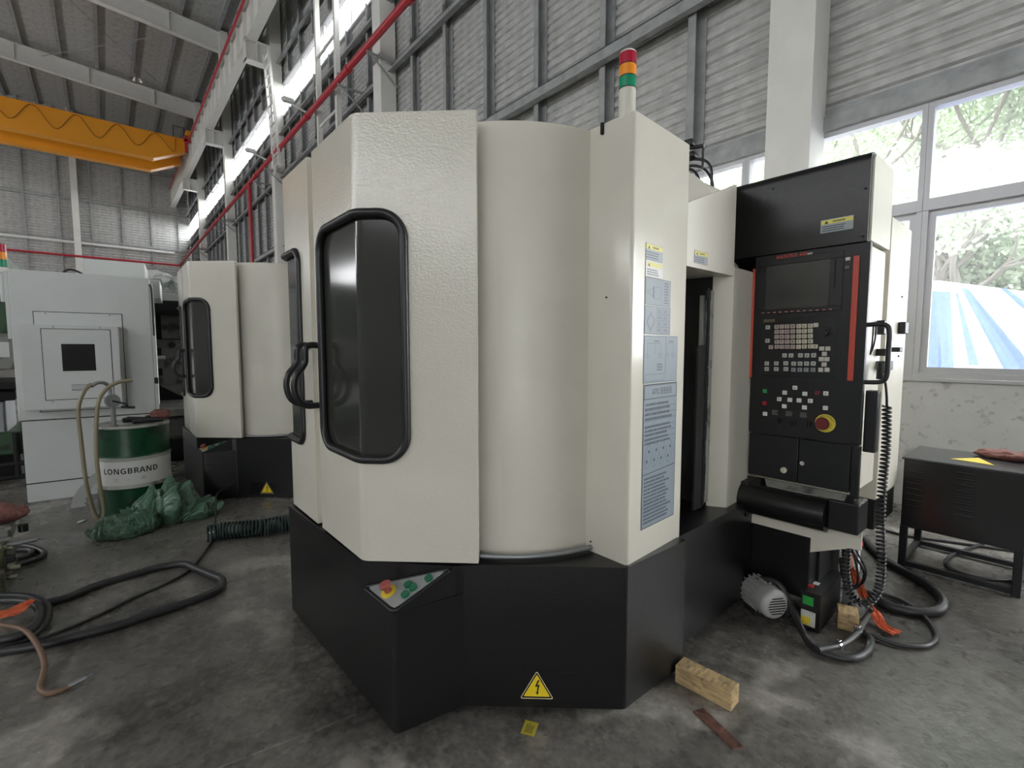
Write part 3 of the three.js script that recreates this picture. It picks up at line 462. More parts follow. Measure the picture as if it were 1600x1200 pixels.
// signal tower
{
  const t = mp('signal_tower', cyl(0.034, 0.12, 1.678, 2.6, -1.235, 'y', 28), M.creamFlat, mc, 'signal tower with red, amber and green lenses');
  mp('green_lens', cyl(0.0345, 0.046, 1.678, 2.683, -1.235, 'y', 28), M.lensGreen, t); mp('amber_lens', cyl(0.0345, 0.044, 1.678, 2.729, -1.235, 'y', 28), M.lensAmber, t); mp('red_lens', cyl(0.0345, 0.046, 1.678, 2.775, -1.235, 'y', 28), M.lensRed, t);
  mp('lens_cap', new THREE.SphereGeometry(0.035, 28, 8, 0, 6.3, 0, 1.58).scale(1, 0.45, 1).translate(1.678, 2.798, -1.235), M.lensCap, t);
  for (const y of [2.66, 2.706, 2.752]) mp('lens_ring', cyl(0.0355, 0.003, 1.678, y, -1.235, 'y', 28), M.blackMatte, t);
}
// instruction plates on the corner cover
{
  const zAt = (x) => -1.172 - 0.028 * (x - 1.645) / 0.48 + 0.002, put = (m, x0, x1, y0, y1, label) => plate('instruction_plate', x1 - x0, y1 - y0, m, mc, [(x0 + x1) / 2 - BASE[0], (y0 + y1) / 2, zAt((x0 + x1) / 2) - BASE[2]], 0.058, label);
  put(warnPlate, 1.745, 1.885, 1.978, 2.046, 'grey warning plate with a yellow band'); put(warnPlateWhite, 1.745, 1.888, 1.908, 1.974, 'white warning plate with a yellow band');
  put(chartPlate(0), 1.745, 1.962, 1.788, 1.905, 'blue grey plate with a tool drawing'); put(chartPlate(1), 1.745, 1.966, 1.662, 1.785, 'blue grey plate with a table'); put(cyclePlate, 1.745, 2.04, 1.45, 1.658, 'blue grey plate with a cycle diagram'); put(atcPlate, 1.75, 2.045, 0.802, 1.446, 'long blue grey instruction plate headed ATC');
}
plate('instruction_plate', 0.132, 0.064, warnPlate, mc, [2.342 - BASE[0], 2.066, -1.248 - BASE[2]], 0, 'small grey warning plate on the hood');
// electrical cabinet behind the console
{
  const c = mp('electrical_cabinet', rspan(3.74, 4.3, 0.62, 2.42, -1.6, -0.75, 0.01), M.creamFlat, mc, 'cream electrical cabinet behind the console');
  mp('cabinet_base', prism([[3.75, -1.6], [3.75, -0.76], [4.28, -0.76], [4.28, -1.6]], 0.42, 0.62), M.black, c);
  mp('latch', rspan(4.05, 4.15, 1.7, 1.78, -0.75, -0.71, 0.008), M.blackSatin, c); mp('catch', rspan(3.82, 3.9, 1.58, 1.61, -0.75, -0.69, 0.006), M.blackSatin, c); for (const y of [1.95, 1.55]) mp('bolt', cyl(0.006, 0.01, 4.1, y, -0.748, 'z', 10), M.blackMatte, c);
}
mp('under_block', [rspan(3.03, 3.6, 0.14, 0.53, -1.6, -0.9, 0.006)], M.black);
for (const g of [span(3.04, 3.07, 0.0, 0.14, -1.55, -1.5), span(3.5, 3.53, 0.0, 0.14, -1.5, -1.45)]) mp('sump_leg', g, M.black); mp('sump_plate', span(3.15, 3.45, 0.16, 0.45, -0.91, -0.885), M.black);
mp('drip_apron', [slab([[3.02, 0.515, -1.25], [3.02, 0.52, -0.66], [3.02, 0.66, -0.66], [3.02, 0.66, -1.25]], 0.02, [1, 0, 0]), slab([[3.03, 0.43, -0.9], [3.03, 0.52, -0.7], [3.03, 0.52, -0.9]], 0.02, [1, 0, 0])], M.creamFlat, mc, 'cream apron below the console');
for (const [x, h, z] of [[1.25, 0.04, -2.9], [2.0, 0.04, -2.2], [4.4, 0.14, -2.9], [4.4, 0.14, -1.9]]) mp('leveling_foot', cyl(0.05, h, x, h / 2, z), M.greyPaint);

// ---------- operator console ----------
const KX = 3.0, KZ = -0.97;
const con = thing('operator_console', 'tall black operator console with screen, keypad and red emergency stop beside the tool bay', 'control panel', [KX, 0, KZ], -Math.PI / 2);
const cp = (name, geos, m, parent = con, label) => { const o = obj(name, geos, m, parent); if (label) o.userData.label = label; return o; };
const housing = cp('housing', [rspan(-0.28, 0.262, 0.82, 2.15, -0.42, -0.03, 0.008)], M.creamFlat, con, 'cream housing sides');
{
  // profile swept along x: black cover, then the cream end cap
  const sweep = (x0, x1, z0, z1, ytop, ybot, r) => { const pr = rounded([[z1, ybot], [z1, ytop], [z0, ytop], [z0, ybot]], r, 6), q = []; for (let i = 0; i < pr.length; i++) { const a = pr[i], b = pr[(i + 1) % pr.length]; q.push([[x0, a[1], a[0]], [x1, a[1], a[0]], [x1, b[1], b[0]], [x0, b[1], b[0]]]); } for (const x of [x0, x1]) for (let i = 1; i < pr.length - 1; i++) q.push([[x, pr[0][1], pr[0][0]], [x, pr[i][1], pr[i][0]], [x, pr[i + 1][1], pr[i + 1][0]]]); return toCreasedNormals(quads(q), 0.6); };
  const top = cp('upper_housing', sweep(-0.42, 0.278, -0.42, -0.03, 2.6, 2.16, 0.045), M.creamFlat, con, 'cream end of the upper housing');
  cp('cover', [sweep(-0.43, 0.268, -0.12, 0, 2.607, 2.155, 0.05)], M.black, top, 'black front cover of the upper housing');
  cp('cover_lip', [span(-0.43, -0.3, 2.02, 2.155, -0.12, -0.1), slab([[-0.43, 2.156, -0.02], [-0.28, 2.156, -0.02], [-0.28, 2.04, -0.12], [-0.36, 2.04, -0.12]], 0.01, [0, 0, -1])], M.black, top);
  for (const [x, y] of [[-0.2, 2.53], [0.25, 2.42], [0.25, 2.18], [-0.2, 2.175], [0.25, 2.57]]) cp('screw', cyl(0.006, 0.004, x, y, 0.001, 'z', 10), M.blackMatte, top);
  plate('instruction_plate', 0.15, 0.07, warnPlate, top, [0.13, 2.262, 0.002], 0, 'silver warning plate with a yellow band');
}
const kb = cp('control_face', [rspan(-0.285, 0.285, 1.088, 2.15, -0.035, 0, 0.005)], M.blackSatin, con, 'black control face with screen and keys');
cp('lower_door', rspan(-0.282, -0.008, 0.825, 1.083, -0.035, -0.002, 0.004), M.blackSatin, con, 'left lower console door'); cp('lower_door', rspan(-0.004, 0.245, 0.825, 1.083, -0.035, -0.002, 0.004), M.blackSatin, con, 'right lower console door');
cp('side_column', [rspan(0.25, 0.287, 0.8, 1.083, -0.035, -0.002, 0.004), rspan(0.262, 0.272, 0.86, 0.93, 0, 0.003, 0.001)], M.blackSatin);
cp('lock', [cyl(0.017, 0.012, -0.076, 0.888, 0.004, 'z', 20), bx(0.006, 0.018, 0.002, -0.076, 0.888, 0.011)], mat([0.6, 0.56, 0.46], 0.4), con, 'cream round lock'); cp('lock', [cyl(0.012, 0.012, 0.02, 0.947, 0.004, 'z', 20)], M.chrome, con, 'chrome round lock');
cp('trim_strip', [rspan(-0.291, -0.28, 1.425, 2.08, -0.03, 0.012, 0.003)], mat([0.62, 0.09, 0.05], 0.4), con, 'red trim strip'); cp('trim_strip', [rspan(0.214, 0.242, 1.43, 2.084, -0.003, 0.012, 0.004)], mat([0.5, 0.07, 0.045], 0.35), con, 'red trim strip');
const bez = cp('screen_bezel', [rspan(-0.261, 0.171, 2.085, 2.12, -0.002, 0.006, 0.002), rspan(-0.261, 0.171, 1.805, 1.832, -0.002, 0.006, 0.002), rspan(-0.261, -0.217, 1.832, 2.085, -0.002, 0.006, 0.001), rspan(0.111, 0.171, 1.832, 2.085, -0.002, 0.006, 0.001)], M.blackSatin, con, 'black screen bezel');
cp('screen', bx(0.328, 0.253, 0.002, -0.053, 1.9585, 0.0005), mat([0.045, 0.047, 0.045], 0.16), bez, 'blank dark grey screen'); cp('slot', bx(0.006, 0.15, 0.002, 0.135, 2.0, 0.006), M.blackMatte, bez);
for (let i = 0; i < 12; i++) cp('soft_key', rb(0.015, 0.007, 0.006, -0.226 + i * 0.348 / 11, 1.813, 0.006, 0.002), mat([0.4, 0.17, 0.16], 0.5), bez);
plate('title', 0.25, 0.03, printMat(480, 54, (c, w, h) => { c.fillStyle = '#121213'; c.fillRect(0, 0, w, h); c.font = 'italic bold 43px sans-serif'; c.fillStyle = '#c04236'; c.save(); c.scale(1.0, 1.1); c.fillText('MAZATROL 640', 4, 42); const m = c.measureText('MAZATROL 640').width; c.restore(); c.fillStyle = '#d8d8d6'; c.font = 'italic bold 30px sans-serif'; c.fillText('MN', m + 8, 45); }), con, [-0.045, 2.1325, 0.0012], 0, 'title reading MAZATROL 640 MN');
cp('round_button', rb(0.022, 0.018, 0.01, 0.19, 2.072, 0.004, 0.003), mat([0.6, 0.58, 0.53], 0.5), kb); cp('round_button', rb(0.022, 0.018, 0.01, 0.189, 2.028, 0.004, 0.003), mat([0.12, 0.12, 0.13], 0.5), kb);
const pad = cp('keypad', [rspan(-0.233, 0.153, 1.442, 1.782, -0.002, 0.003, 0.001)], M.blackSatin, con, 'keypad with rows of small keys');
const KEYS=[[-0.146,1.728,0],[-0.118,1.729,0],[-0.09,1.729,0],[-0.061,1.729,0],[-0.029,1.728,1],[-0.001,1.728,1],[0.029,1.728,1],[-0.145,1.699,0],[-0.117,1.699,0],[-0.089,1.699,0],[-0.059,1.7,0],[-0.028,1.699,1],[0.0,1.699,1],[0.03,1.7,1],[-0.144,1.67,0],[-0.116,1.67,0],[-0.088,1.67,0],[-0.058,1.67,0],[-0.027,1.67,1],[0.001,1.67,1],[0.031,1.671,1],[-0.142,1.641,0],[-0.115,1.641,0],[-0.086,1.641,0],[-0.057,1.641,0],[-0.026,1.641,1],[0.003,1.641,1],[0.033,1.642,1],[-0.141,1.611,0],[-0.114,1.611,0],[-0.085,1.611,0],[-0.056,1.611,0],[-0.025,1.611,1],[0.004,1.612,1],[0.034,1.613,1],[0.056,1.731,2],[0.058,1.613,1],[-0.174,1.61,0],[-0.195,1.727,3],[-0.194,1.648,3],[-0.097,1.562,3],[-0.063,1.562,3],[-0.014,1.563,3],[0.019,1.563,3],[0.052,1.564,3],[-0.047,1.515,3],[-0.014,1.516,3],[0.019,1.517,3],[0.052,1.518,3],[-0.047,1.48,4],[-0.014,1.481,4],[0.018,1.482,4],[0.052,1.483,4],[-0.193,1.513,3],[-0.192,1.48,3],[-0.14,1.514,3],[-0.139,1.481,3],[-0.089,1.516,3],[-0.087,1.483,3],[0.09,1.601,2],[0.119,1.601,2],[0.104,1.572,2],[0.09,1.543,2],[0.117,1.543,2],[0.105,1.514,2],[0.09,1.484,2],[0.12,1.485,2],[-0.036,1.377,5],[-0.089,1.345,5],[0.016,1.346,5],[-0.117,1.305,5],[-0.06,1.305,5],[-0.012,1.306,5],[0.045,1.308,5],[-0.088,1.265,5],[0.017,1.268,5],[0.119,1.355,5],[0.12,1.275,5],[-0.193,1.21,5],[-0.199,1.347,6],[-0.198,1.274,7],[0.077,1.355,8]];
const keyCol = [[0.42, 0.34, 0.31], [0.58, 0.54, 0.42], [0.55, 0.53, 0.46], [0.45, 0.46, 0.43], [0.26, 0.27, 0.28], [0.72, 0.71, 0.68], [0.02, 0.32, 0.09], [0.36, 0.015, 0.03], [0.16, 0.015, 0.025]];
const marks = ['NGXYRMTFZJKLHIPQS', '7894561230.-', '↑', 'ABC', 'DEF', 'XYZ4+-'];
const keyMats = keyCol.map((c, i) => [0, 1, 2].map((v) => mat([1, 1, 1], 0.5, { map: canvasTex(32, 32, (x) => { const t = new THREE.Color().setRGB(...c); x.fillStyle = '#' + t.getHexString(); x.fillRect(0, 0, 32, 32); x.fillStyle = i === 6 || i > 6 ? '#' + t.clone().multiplyScalar(0.5).getHexString() : '#2b2926'; x.font = 'bold 20px sans-serif'; const s = (marks[i] || '==='); x.fillText(s[(v * 3 + i) % s.length], 9, 23); }) })));
const keyGeo = clean(new RoundedBoxGeometry(0.0245, 0.0235, 0.008, 1, 0.002)); { const p = keyGeo.attributes.position, uv = new Float32Array(p.count * 2); for (let i = 0; i < p.count; i++) { uv[2 * i] = p.getX(i) / 0.0245 + 0.5; uv[2 * i + 1] = p.getY(i) / 0.0235 + 0.5; } keyGeo.setAttribute('uv', new THREE.BufferAttribute(uv, 2)); }
KEYS.forEach(([x, y, c], i) => { const k = new THREE.Mesh(keyGeo, keyMats[c][i % 3]); k.name = 'key'; const up = y > 1.44; k.position.set(x, y, up ? 0.006 : 0.003); (up ? pad : kb).add(shade(k)); });
cp('label_strip', rspan(-0.222, -0.158, 1.757, 1.775, 0.003, 0.0042, 0.0005), mat([0.12, 0.09, 0.05], 0.5), pad);
cp('dial', [cyl(0.031, 0.006, 0.104, 1.694, 0.005, 'z', 28), cyl(0.02, 0.02, 0.104, 1.694, 0.014, 'z', 24), cyl(0.005, 0.012, 0.111, 1.7, 0.028, 'z', 10)], M.blackSatin, pad);
for (const [x, y] of [[-0.116, 1.178], [-0.041, 1.17], [0.036, 1.178]]) cp('rotary_switch', [cyl(0.017, 0.012, x, y, 0.006, 'z', 20), bx(0.008, 0.03, 0.014, x, y, 0.014)], M.blackSatin, kb);
plate('legend', 0.3, 0.05, printMat(600, 100, (c, w, h) => { c.fillStyle = '#131314'; c.fillRect(0, 0, w, h); for (const x of [60, 210, 360]) lines(c, x, 8, 80, 60, 4, x, '#8f8f8d'); }), kb, [-0.035, 1.218, 0.0005], 0);
cp('stop_collar', cyl(0.05, 0.003, 0.122, 1.19, 0.002, 'z', 40), mat([0.75, 0.6, 0.06], 0.45), kb, 'yellow emergency stop collar');
{ const o = new THREE.Mesh(clean(new THREE.CircleGeometry(0.0495, 40)), printMat(256, 256, (c, w, h) => { c.fillStyle = '#d8c64a'; c.fillRect(0, 0, w, h); c.fillStyle = '#1c1a10'; c.font = 'bold 30px sans-serif'; c.textAlign = 'center'; for (let i = 0; i < 9; i++) { c.save(); c.translate(128, 128); c.rotate((i - 4) * 0.24 + 0.25); c.fillText('EMERGENCY'[i], 0, -95); c.restore(); } })); o.name = 'collar_print'; o.position.set(0.122, 1.19, 0.0038); kb.add(shade(o)); }
cp('stop_button', [cyl(0.022, 0.03, 0.119, 1.19, 0.018, 'z', 24), cyl(0.035, 0.014, 0.116, 1.19, 0.036, 'z', 32, 0.032)], mat([0.14, 0.012, 0.012], 0.4), kb, 'dark red mushroom stop button');
cp('grab_handle', tube([[0.28, 1.725, -0.02], [0.34, 1.725, -0.02], [0.368, 1.715, -0.02], [0.378, 1.68, -0.02], [0.378, 1.58, -0.02], [0.378, 1.48, -0.02], [0.368, 1.44, -0.02], [0.34, 1.428, -0.02], [0.28, 1.425, -0.02]], 0.012, 60, 10), M.rubber, con, 'black tube handle on the console side');
cp('side_bracket', [rspan(0.285, 0.34, 1.05, 1.38, -0.12, -0.05, 0.006)], M.blackSatin); cp('side_latch', [rspan(0.262, 0.3, 1.68, 1.76, -0.36, -0.3, 0.006), rspan(0.262, 0.31, 1.56, 1.6, -0.36, -0.32, 0.004), rspan(0.262, 0.33, 1.48, 1.53, -0.4, -0.34, 0.006)], M.blackSatin);
cp('key_cord', [tube([[0.31, 1.735, -0.02], [0.312, 1.68, -0.012], [0.31, 1.62, -0.012], [0.305, 1.57, -0.012]], 0.004, 20, 6), tube([[0.322, 1.735, -0.02], [0.324, 1.68, -0.012], [0.318, 1.62, -0.012], [0.305, 1.57, -0.012]], 0.004, 20, 6)], M.rubber);
cp('tray_plate', [slab([[-0.18, 0.815, 0.0], [0.24, 0.815, 0.0], [0.24, 0.79, 0.05], [-0.15, 0.79, 0.05]], 0.006, [0, -1, 0])], M.greyPaint, con, 'thin grey tray under the console doors');
cp('support_arm', [cyl(0.088, 0.46, -0.06, 0.69, 0.05, 'x', 32), rspan(-0.345, -0.24, 0.575, 0.79, -0.1, 0.08, 0.01), rspan(0.17, 0.315, 0.625, 0.79, -0.1, 0.07, 0.01)], M.black, con, 'thick black support arm under the console');
// coiled lead hanging in a loop from the console side
function coil(path, R, turns, r, seg) { const c = new THREE.CatmullRomCurve3(path.map(V)), f = c.computeFrenetFrames(seg), pts = []; for (let i = 0; i <= seg; i++) { const t = i / seg, p = c.getPointAt(t), a = t * turns * Math.PI * 2; pts.push(p.addScaledVector(f.normals[i], Math.cos(a) * R).addScaledVector(f.binormals[i], Math.sin(a) * R)); } return new THREE.TubeGeometry(new THREE.CatmullRomCurve3(pts), seg, r, 6); }
{
  const g = thing('coiled_cable', 'black spiral cable hanging in a deep loop at the console side', 'cable');
  obj('coil', coil([[3.1, 1.3, -0.6], [3.08, 1.1, -0.59], [3.06, 0.88, -0.592], [3.05, 0.67, -0.588], [3.05, 0.46, -0.575], [3.05, 0.31, -0.585], [3.05, 0.225, -0.64], [3.05, 0.25, -0.7], [3.05, 0.36, -0.728], [3.05, 0.5, -0.73]], 0.017, 66, 0.006, 900), M.rubber, g);
  obj('lead', [tube([[3.05, 0.5, -0.73], [3.045, 0.62, -0.728], [3.04, 0.78, -0.71], [3.05, 0.82, -0.705]], 0.007, 24, 6), tube([[3.1, 1.3, -0.6], [3.13, 1.36, -0.61], [3.17, 1.43, -0.63], [3.2, 1.5, -0.67]], 0.007, 24, 6)], M.rubber, g);
  obj('plug', [cyl(0.02, 0.09, 3.2, 1.48, -0.655, 'y', 14)], M.blackSatin, g);
}

// ---------- the second machine, beyond the first ----------
{
  const m2 = mc.clone(); m2.name = numbered('machining_center'); m2.position.set(BASE[0] - 0.11, -0.035, BASE[2] - 4.1); scene.add(m2);
  for (const n of m2.children.filter((c) => ['leveling_foot'].includes(c.name))) m2.remove(n);
  tag(m2, 'second cream and black machining centre, standing beyond the first one beside the oil drum', 'machine tool');
}
// ---------- white machine cabinet on the left ----------
{
  const g = thing('machine_enclosure', 'tall white machine enclosure with a small dark window in a projecting box', 'machine tool', [-0.72, 0, -6.93], -0.1), q = (n, geo, m, p = g, l) => { const o = obj(n, geo, m, p); if (l) o.userData.label = l; return o; };
  // local x along the front, z towards the viewer
  q('enclosure_body', [rspan(0, 1.13, 0.86, 2.4, -1.1, 0, 0.01)], M.whitePaint); q('panel_gap', [rspan(0.015, 1.115, 0.19, 0.862, -1.05, -0.008, 0.002)], M.blackMatte); q('lower_panel', [rspan(0.02, 1.12, 0.2, 0.852, -1.08, -0.004, 0.006)], M.whitePaint); q('plinth', [rspan(0.02, 1.12, 0.0, 0.195, -1.08, -0.012, 0.004)], M.whitePaint);
  q('side_edge', [rspan(1.128, 1.16, 0.86, 2.34, -0.06, -0.005, 0.004)], M.whitePaint); q('edge_seal', [tube([[1.13, 2.33, 0.002], [1.145, 2.28, 0.004], [1.148, 2.1, 0.004], [1.148, 1.75, 0.004]], 0.009, 30, 6)], M.rubber);
  const b = q('window_box', [rspan(0.085, 0.85, 0.98, 1.84, -0.01, 0.19, 0.006)], M.whitePaint); q('box_backplate', [rspan(0.17, 0.87, 0.946, 1.98, -0.004, 0.008, 0.003)], M.whitePaint, b);
  q('door_gap', [rspan(0.244, 0.786, 1.074, 1.806, 0.185, 0.1915, 0.001)], M.blackMatte, b); q('box_door', [rspan(0.25, 0.78, 1.08, 1.8, 0.188, 0.194, 0.002)], M.whitePaint, b); q('plate_gap', [rspan(0.164, 0.876, 0.94, 1.986, -0.004, 0.005, 0.001)], M.blackMatte, b); q('window_pane', [rspan(0.39, 0.65, 1.37, 1.65, 0.19, 0.196, 0.002)], M.blackGlass, b, 'small dark window'); q('latch', [rspan(0.45, 0.58, 1.17, 1.23, 0.19, 0.207, 0.006)], M.steelGrey, b, 'steel paddle latch');
  q('screw', [[0.34, 1.822], [0.7, 1.822], [0.3, 1.06], [0.26, 1.965], [0.77, 1.965]].map(([x, y]) => cyl(0.008, 0.008, x, y, y > 1.9 ? 0.01 : 0.192, 'z', 10)), M.steelGrey, b);
  q('roof_box', [rspan(0.52, 1.08, 2.4, 2.62, -1.05, -0.4, 0.01)], M.whitePaint); q('roof_cable', [tube([[0.3, 2.4, -0.3], [0.36, 2.42, -0.3], [0.42, 2.47, -0.3], [0.5, 2.45, -0.3], [0.56, 2.4, -0.3]], 0.012, 30, 6)], M.rubber);
  q('rear_panel', [rspan(1.13, 1.22, 2.2, 2.42, -1.05, -0.3, 0.01)], M.whitePaint); q('hinge', rspan(1.13, 1.165, 1.2, 1.27, -0.03, 0.012, 0.004), M.blackSatin);
  const t = q('signal_tower', [cyl(0.03, 0.35, -0.05, 2.25, -0.1)], M.whitePaint, g, 'signal tower with red, amber and green lenses'); q('green_lens', cyl(0.04, 0.075, -0.05, 2.46, -0.1), M.lensGreen, t); q('amber_lens', cyl(0.04, 0.075, -0.05, 2.535, -0.1), M.lensAmber, t); q('red_lens', cyl(0.04, 0.08, -0.05, 2.61, -0.1), M.lensRed, t); q('tower_base', rb(0.08, 0.06, 0.08, -0.05, 2.39, -0.1, 0.01), M.lensCap, t); q('tower_strip', rspan(-0.03, 0.0, 1.7, 2.38, -0.06, -0.01, 0.004), M.whitePaint, t);
}
// ---------- grey machine standing between the white enclosure and the second machining centre ----------
{
  const g = thing('grinding_machine', 'grey machine with a dark open work space behind the oil drum', 'machine tool', [0.5, 0, -8.2], -0.06), q = (n, geo, m, p = g, l) => { const o = obj(n, geo, m, p); if (l) o.userData.label = l; return o; };
  q('frame', [rspan(-0.2, -0.05, 0.75, 2.3, -1.4, 0, 0.01), rspan(-0.2, 1.2, 2.12, 2.26, -1.4, 0.1, 0.01)], M.blackMatte); q('back_panel', [span(-0.1, 1.2, 0.75, 2.15, -1.42, -1.4)], M.interior);
  q('top_panel', [rspan(-0.2, 1.2, 2.26, 2.36, -1.4, 0.12, 0.01)], M.whitePaint); q('upper_cover', rspan(0.1, 1.0, 1.75, 2.1, -0.7, -0.62, 0.006), M.greyPaint);
  const d = q('door', rspan(0.02, 0.75, 1.05, 1.74, -0.64, -0.6, 0.008), M.greyPaint, g, 'grey hinged door'); for (const y of [1.2, 1.5]) q('hinge', rspan(0.03, 0.09, y, y + 0.11, -0.6, -0.57, 0.006), M.blackSatin, d); q('knob', cyl(0.045, 0.04, 0.22, 1.66, -0.58, 'z', 20), M.blackSatin, d); q('handle', rspan(0.4, 0.55, 1.62, 1.65, -0.6, -0.56, 0.006), M.whitePaint, d);
  q('chute', [slab([[0.05, 1.05, -0.62], [0.7, 1.05, -0.62], [0.7, 0.82, -0.5], [0.4, 0.82, -0.5]], 0.03, [0, 0, 1])], M.greyPaint); q('bed', [rspan(-0.2, 1.2, 0.66, 0.76, -1.4, 0.15, 0.01), rspan(-0.1, 1.2, 0.3, 0.62, -1.3, -0.05, 0.01)], M.greyPaint); q('base', [rspan(-0.15, 1.2, 0, 0.3, -1.3, 0, 0.01)], M.blackMatte);
  q('status_tag', rspan(-0.1, -0.04, 1.55, 1.85, 0.0, 0.02, 0.003), mat([0.3, 0.02, 0.03], 0.5), g, 'dark red tag'); q('status_tag', rspan(-0.1, -0.04, 1.86, 2.1, 0.0, 0.02, 0.003), mat([0.5, 0.22, 0.02], 0.5), g, 'orange tag'); q('shelf', rspan(-0.1, 0.12, 1.46, 1.5, -0.1, 0.1, 0.004), M.whitePaint);
}
{
  const g = thing('crumpled_sheets', 'heap of crumpled white wrapping on top of the grey machine', 'wrapping', [0.75, 2.42, -8.4]);
  const r = rng(8); for (let i = 0; i < 7; i++) { const s = obj('wrap_sheet', [new THREE.IcosahedronGeometry(0.16 + 0.08 * r(), 2).scale(1.5, 0.5, 0.9)], M.whitePaint, g); const p = s.geometry.attributes.position; for (let k = 0; k < p.count; k++) { const n = hash(Math.round(p.getX(k) * 300), Math.round(p.getZ(k) * 300 + p.getY(k) * 711), i) - 0.5; p.setXYZ(k, p.getX(k) + n * 0.06, p.getY(k) + n * 0.05, p.getZ(k)); } s.geometry.computeVertexNormals(); s.position.set((r() - 0.5) * 0.75, 0.1 + 0.1 * r() * (i % 3), (r() - 0.5) * 0.2); s.rotation.set(0, r() * 3, 0.3 * (r() - 0.5)); }
}
// ---------- oil drum with hand pump ----------
{
  const g = thing('oil_drum', 'green and white oil drum lettered LONGBRAND in front of the white enclosure', 'drum', [0.16, 0, -5.93]), lathe = (pts) => new THREE.LatheGeometry(pts.map((p) => new THREE.Vector2(...p)), 56), R = 0.288;
  obj('lower_shell', lathe([[0, 0.012], [R - 0.004, 0.012], [R + 0.006, 0], [R + 0.006, 0.02], [R, 0.03], [R, 0.27], [R + 0.01, 0.29]]), M.greenDrum, g);
  obj('middle_band', lathe([[R + 0.01, 0.29], [R + 0.012, 0.3], [R, 0.32], [R, 0.55], [R + 0.012, 0.572], [R + 0.01, 0.582]]), M.whiteDrum, g); obj('upper_shell', lathe([[R + 0.01, 0.582], [R, 0.6], [R, 0.845], [R + 0.004, 0.86]]), M.greenDrum, g);
  obj('lid', lathe([[R + 0.006, 0.856], [R + 0.008, 0.875], [R, 0.882], [R - 0.008, 0.87], [R - 0.01, 0.862], [0, 0.862]]), M.whiteDrum, g);
  const letters = printMat(2048, 256, (c, w, h) => { c.fillStyle = '#cbcbc7'; c.fillRect(0, 0, w, h); c.fillStyle = '#1c2420'; c.font = 'bold 82px sans-serif'; c.fillText('LONGBRAND', 780, 130); c.strokeStyle = '#8d8f8a'; c.lineWidth = 4; c.strokeRect(900, 180, 26, 26); c.beginPath(); c.moveTo(1010, 200); c.lineTo(1034, 192); c.stroke(); c.strokeRect(1130, 174, 14, 28); c.strokeRect(1150, 174, 14, 28); });
  const t = new THREE.CylinderGeometry(R + 0.0012, R + 0.0012, 0.226, 64, 1, true, -Math.PI, Math.PI * 2); const o = new THREE.Mesh(clean(t), letters); letters.side = THREE.DoubleSide; o.name = 'lettering'; o.position.y = 0.435; o.rotation.y = -0.2; g.add(shade(o));
  const p = thing('drum_pump', 'rotary hand pump standing on the oil drum with a bent spout', 'pump', [0.02, 0.862, -5.83]);
  obj('stand_pipe', [rod([0, 0, 0], [0, 0.2, 0], 0.02), cyl(0.035, 0.02, 0, 0.01, 0)], M.steelGrey, p); obj('pump_body', [cyl(0.06, 0.07, 0, 0.25, 0, 'z', 24), cyl(0.04, 0.1, 0, 0.25, 0, 'z', 20)], M.steelGrey, p); obj('crank', [rod([0.0, 0.25, 0.05], [0.09, 0.22, 0.07], 0.009), rod([0.09, 0.22, 0.07], [0.1, 0.21, 0.16], 0.012), rod([0.06, 0.19, 0.06], [0.16, 0.18, 0.08], 0.012)], M.blackSatin, p);
  obj('spout', tube([[-0.01, 0.3, 0], [-0.02, 0.38, 0], [-0.05, 0.42, 0.02], [-0.1, 0.425, 0.05], [-0.14, 0.4, 0.08]], 0.016, 40, 10), M.steelGrey, p);
  const h = obj('drain_hose', tube([[-0.12, 1.28, -5.76], [-0.17, 1.22, -5.7], [-0.215, 1.06, -5.68], [-0.21, 0.77, -5.66], [-0.195, 0.42, -5.63], [-0.16, 0.16, -5.6], [-0.12, 0.06, -5.57], [-0.085, 0.14, -5.57], [-0.105, 0.4, -5.58], [-0.113, 0.7, -5.6], [-0.085, 1.08, -5.62], [-0.03, 1.22, -5.64], [0.06, 1.29, -5.66], [0.17, 1.31, -5.66]], 0.0165, 160, 10), M.clearHose); tag(h, 'yellowed clear hose looping down from the drum pump to the floor', 'hose');
}
{
  const g = thing('rag_heap', 'dark tools and a red rag lying on the drum lid', 'tools', [0.26, 0.866, -5.95]);
  obj('tool_handle', [rod([-0.14, 0.06, 0.06], [0.14, 0.03, 0.1], 0.02), rod([-0.1, 0.03, 0.12], [0.12, 0.025, 0.05], 0.022)], M.rubber, g); obj('tool_head', [rb(0.12, 0.05, 0.07, -0.12, 0.04, 0.02, 0.02), rb(0.1, 0.05, 0.1, 0.05, 0.045, 0.0, 0.02)], M.blackSatin, g);
  const r = obj('rag', new THREE.IcosahedronGeometry(0.08, 3).scale(1.1, 0.75, 1).translate(0.12, 0.07, 0.02), M.pinkCloth, g); crumple(r.geometry, 0.03, 9);
}
function crumple(g, amt, seed, f = 22) {
  const p = g.attributes.position; for (let k = 0; k < p.count; k++) { const x = p.getX(k), y = p.getY(k), z = p.getZ(k), a = Math.abs(fbm(x * 0.5 + 3, z * 0.5 + y * 0.31 + 3, f, 3, seed) - 0.5) * 2, b = fbm(z * 0.5 + 5, y * 0.5 + x * 0.4 + 5, f, 3, seed + 7) - 0.5, L = Math.hypot(x, y, z) || 1; p.setXYZ(k, x + (x / L) * (a - 0.25) * amt * 2 + b * amt, Math.max(0.003, y + (a - 0.25) * amt * 2), z + (z / L) * (a - 0.25) * amt * 2 - b * amt); } g.computeVertexNormals(); return g;
}
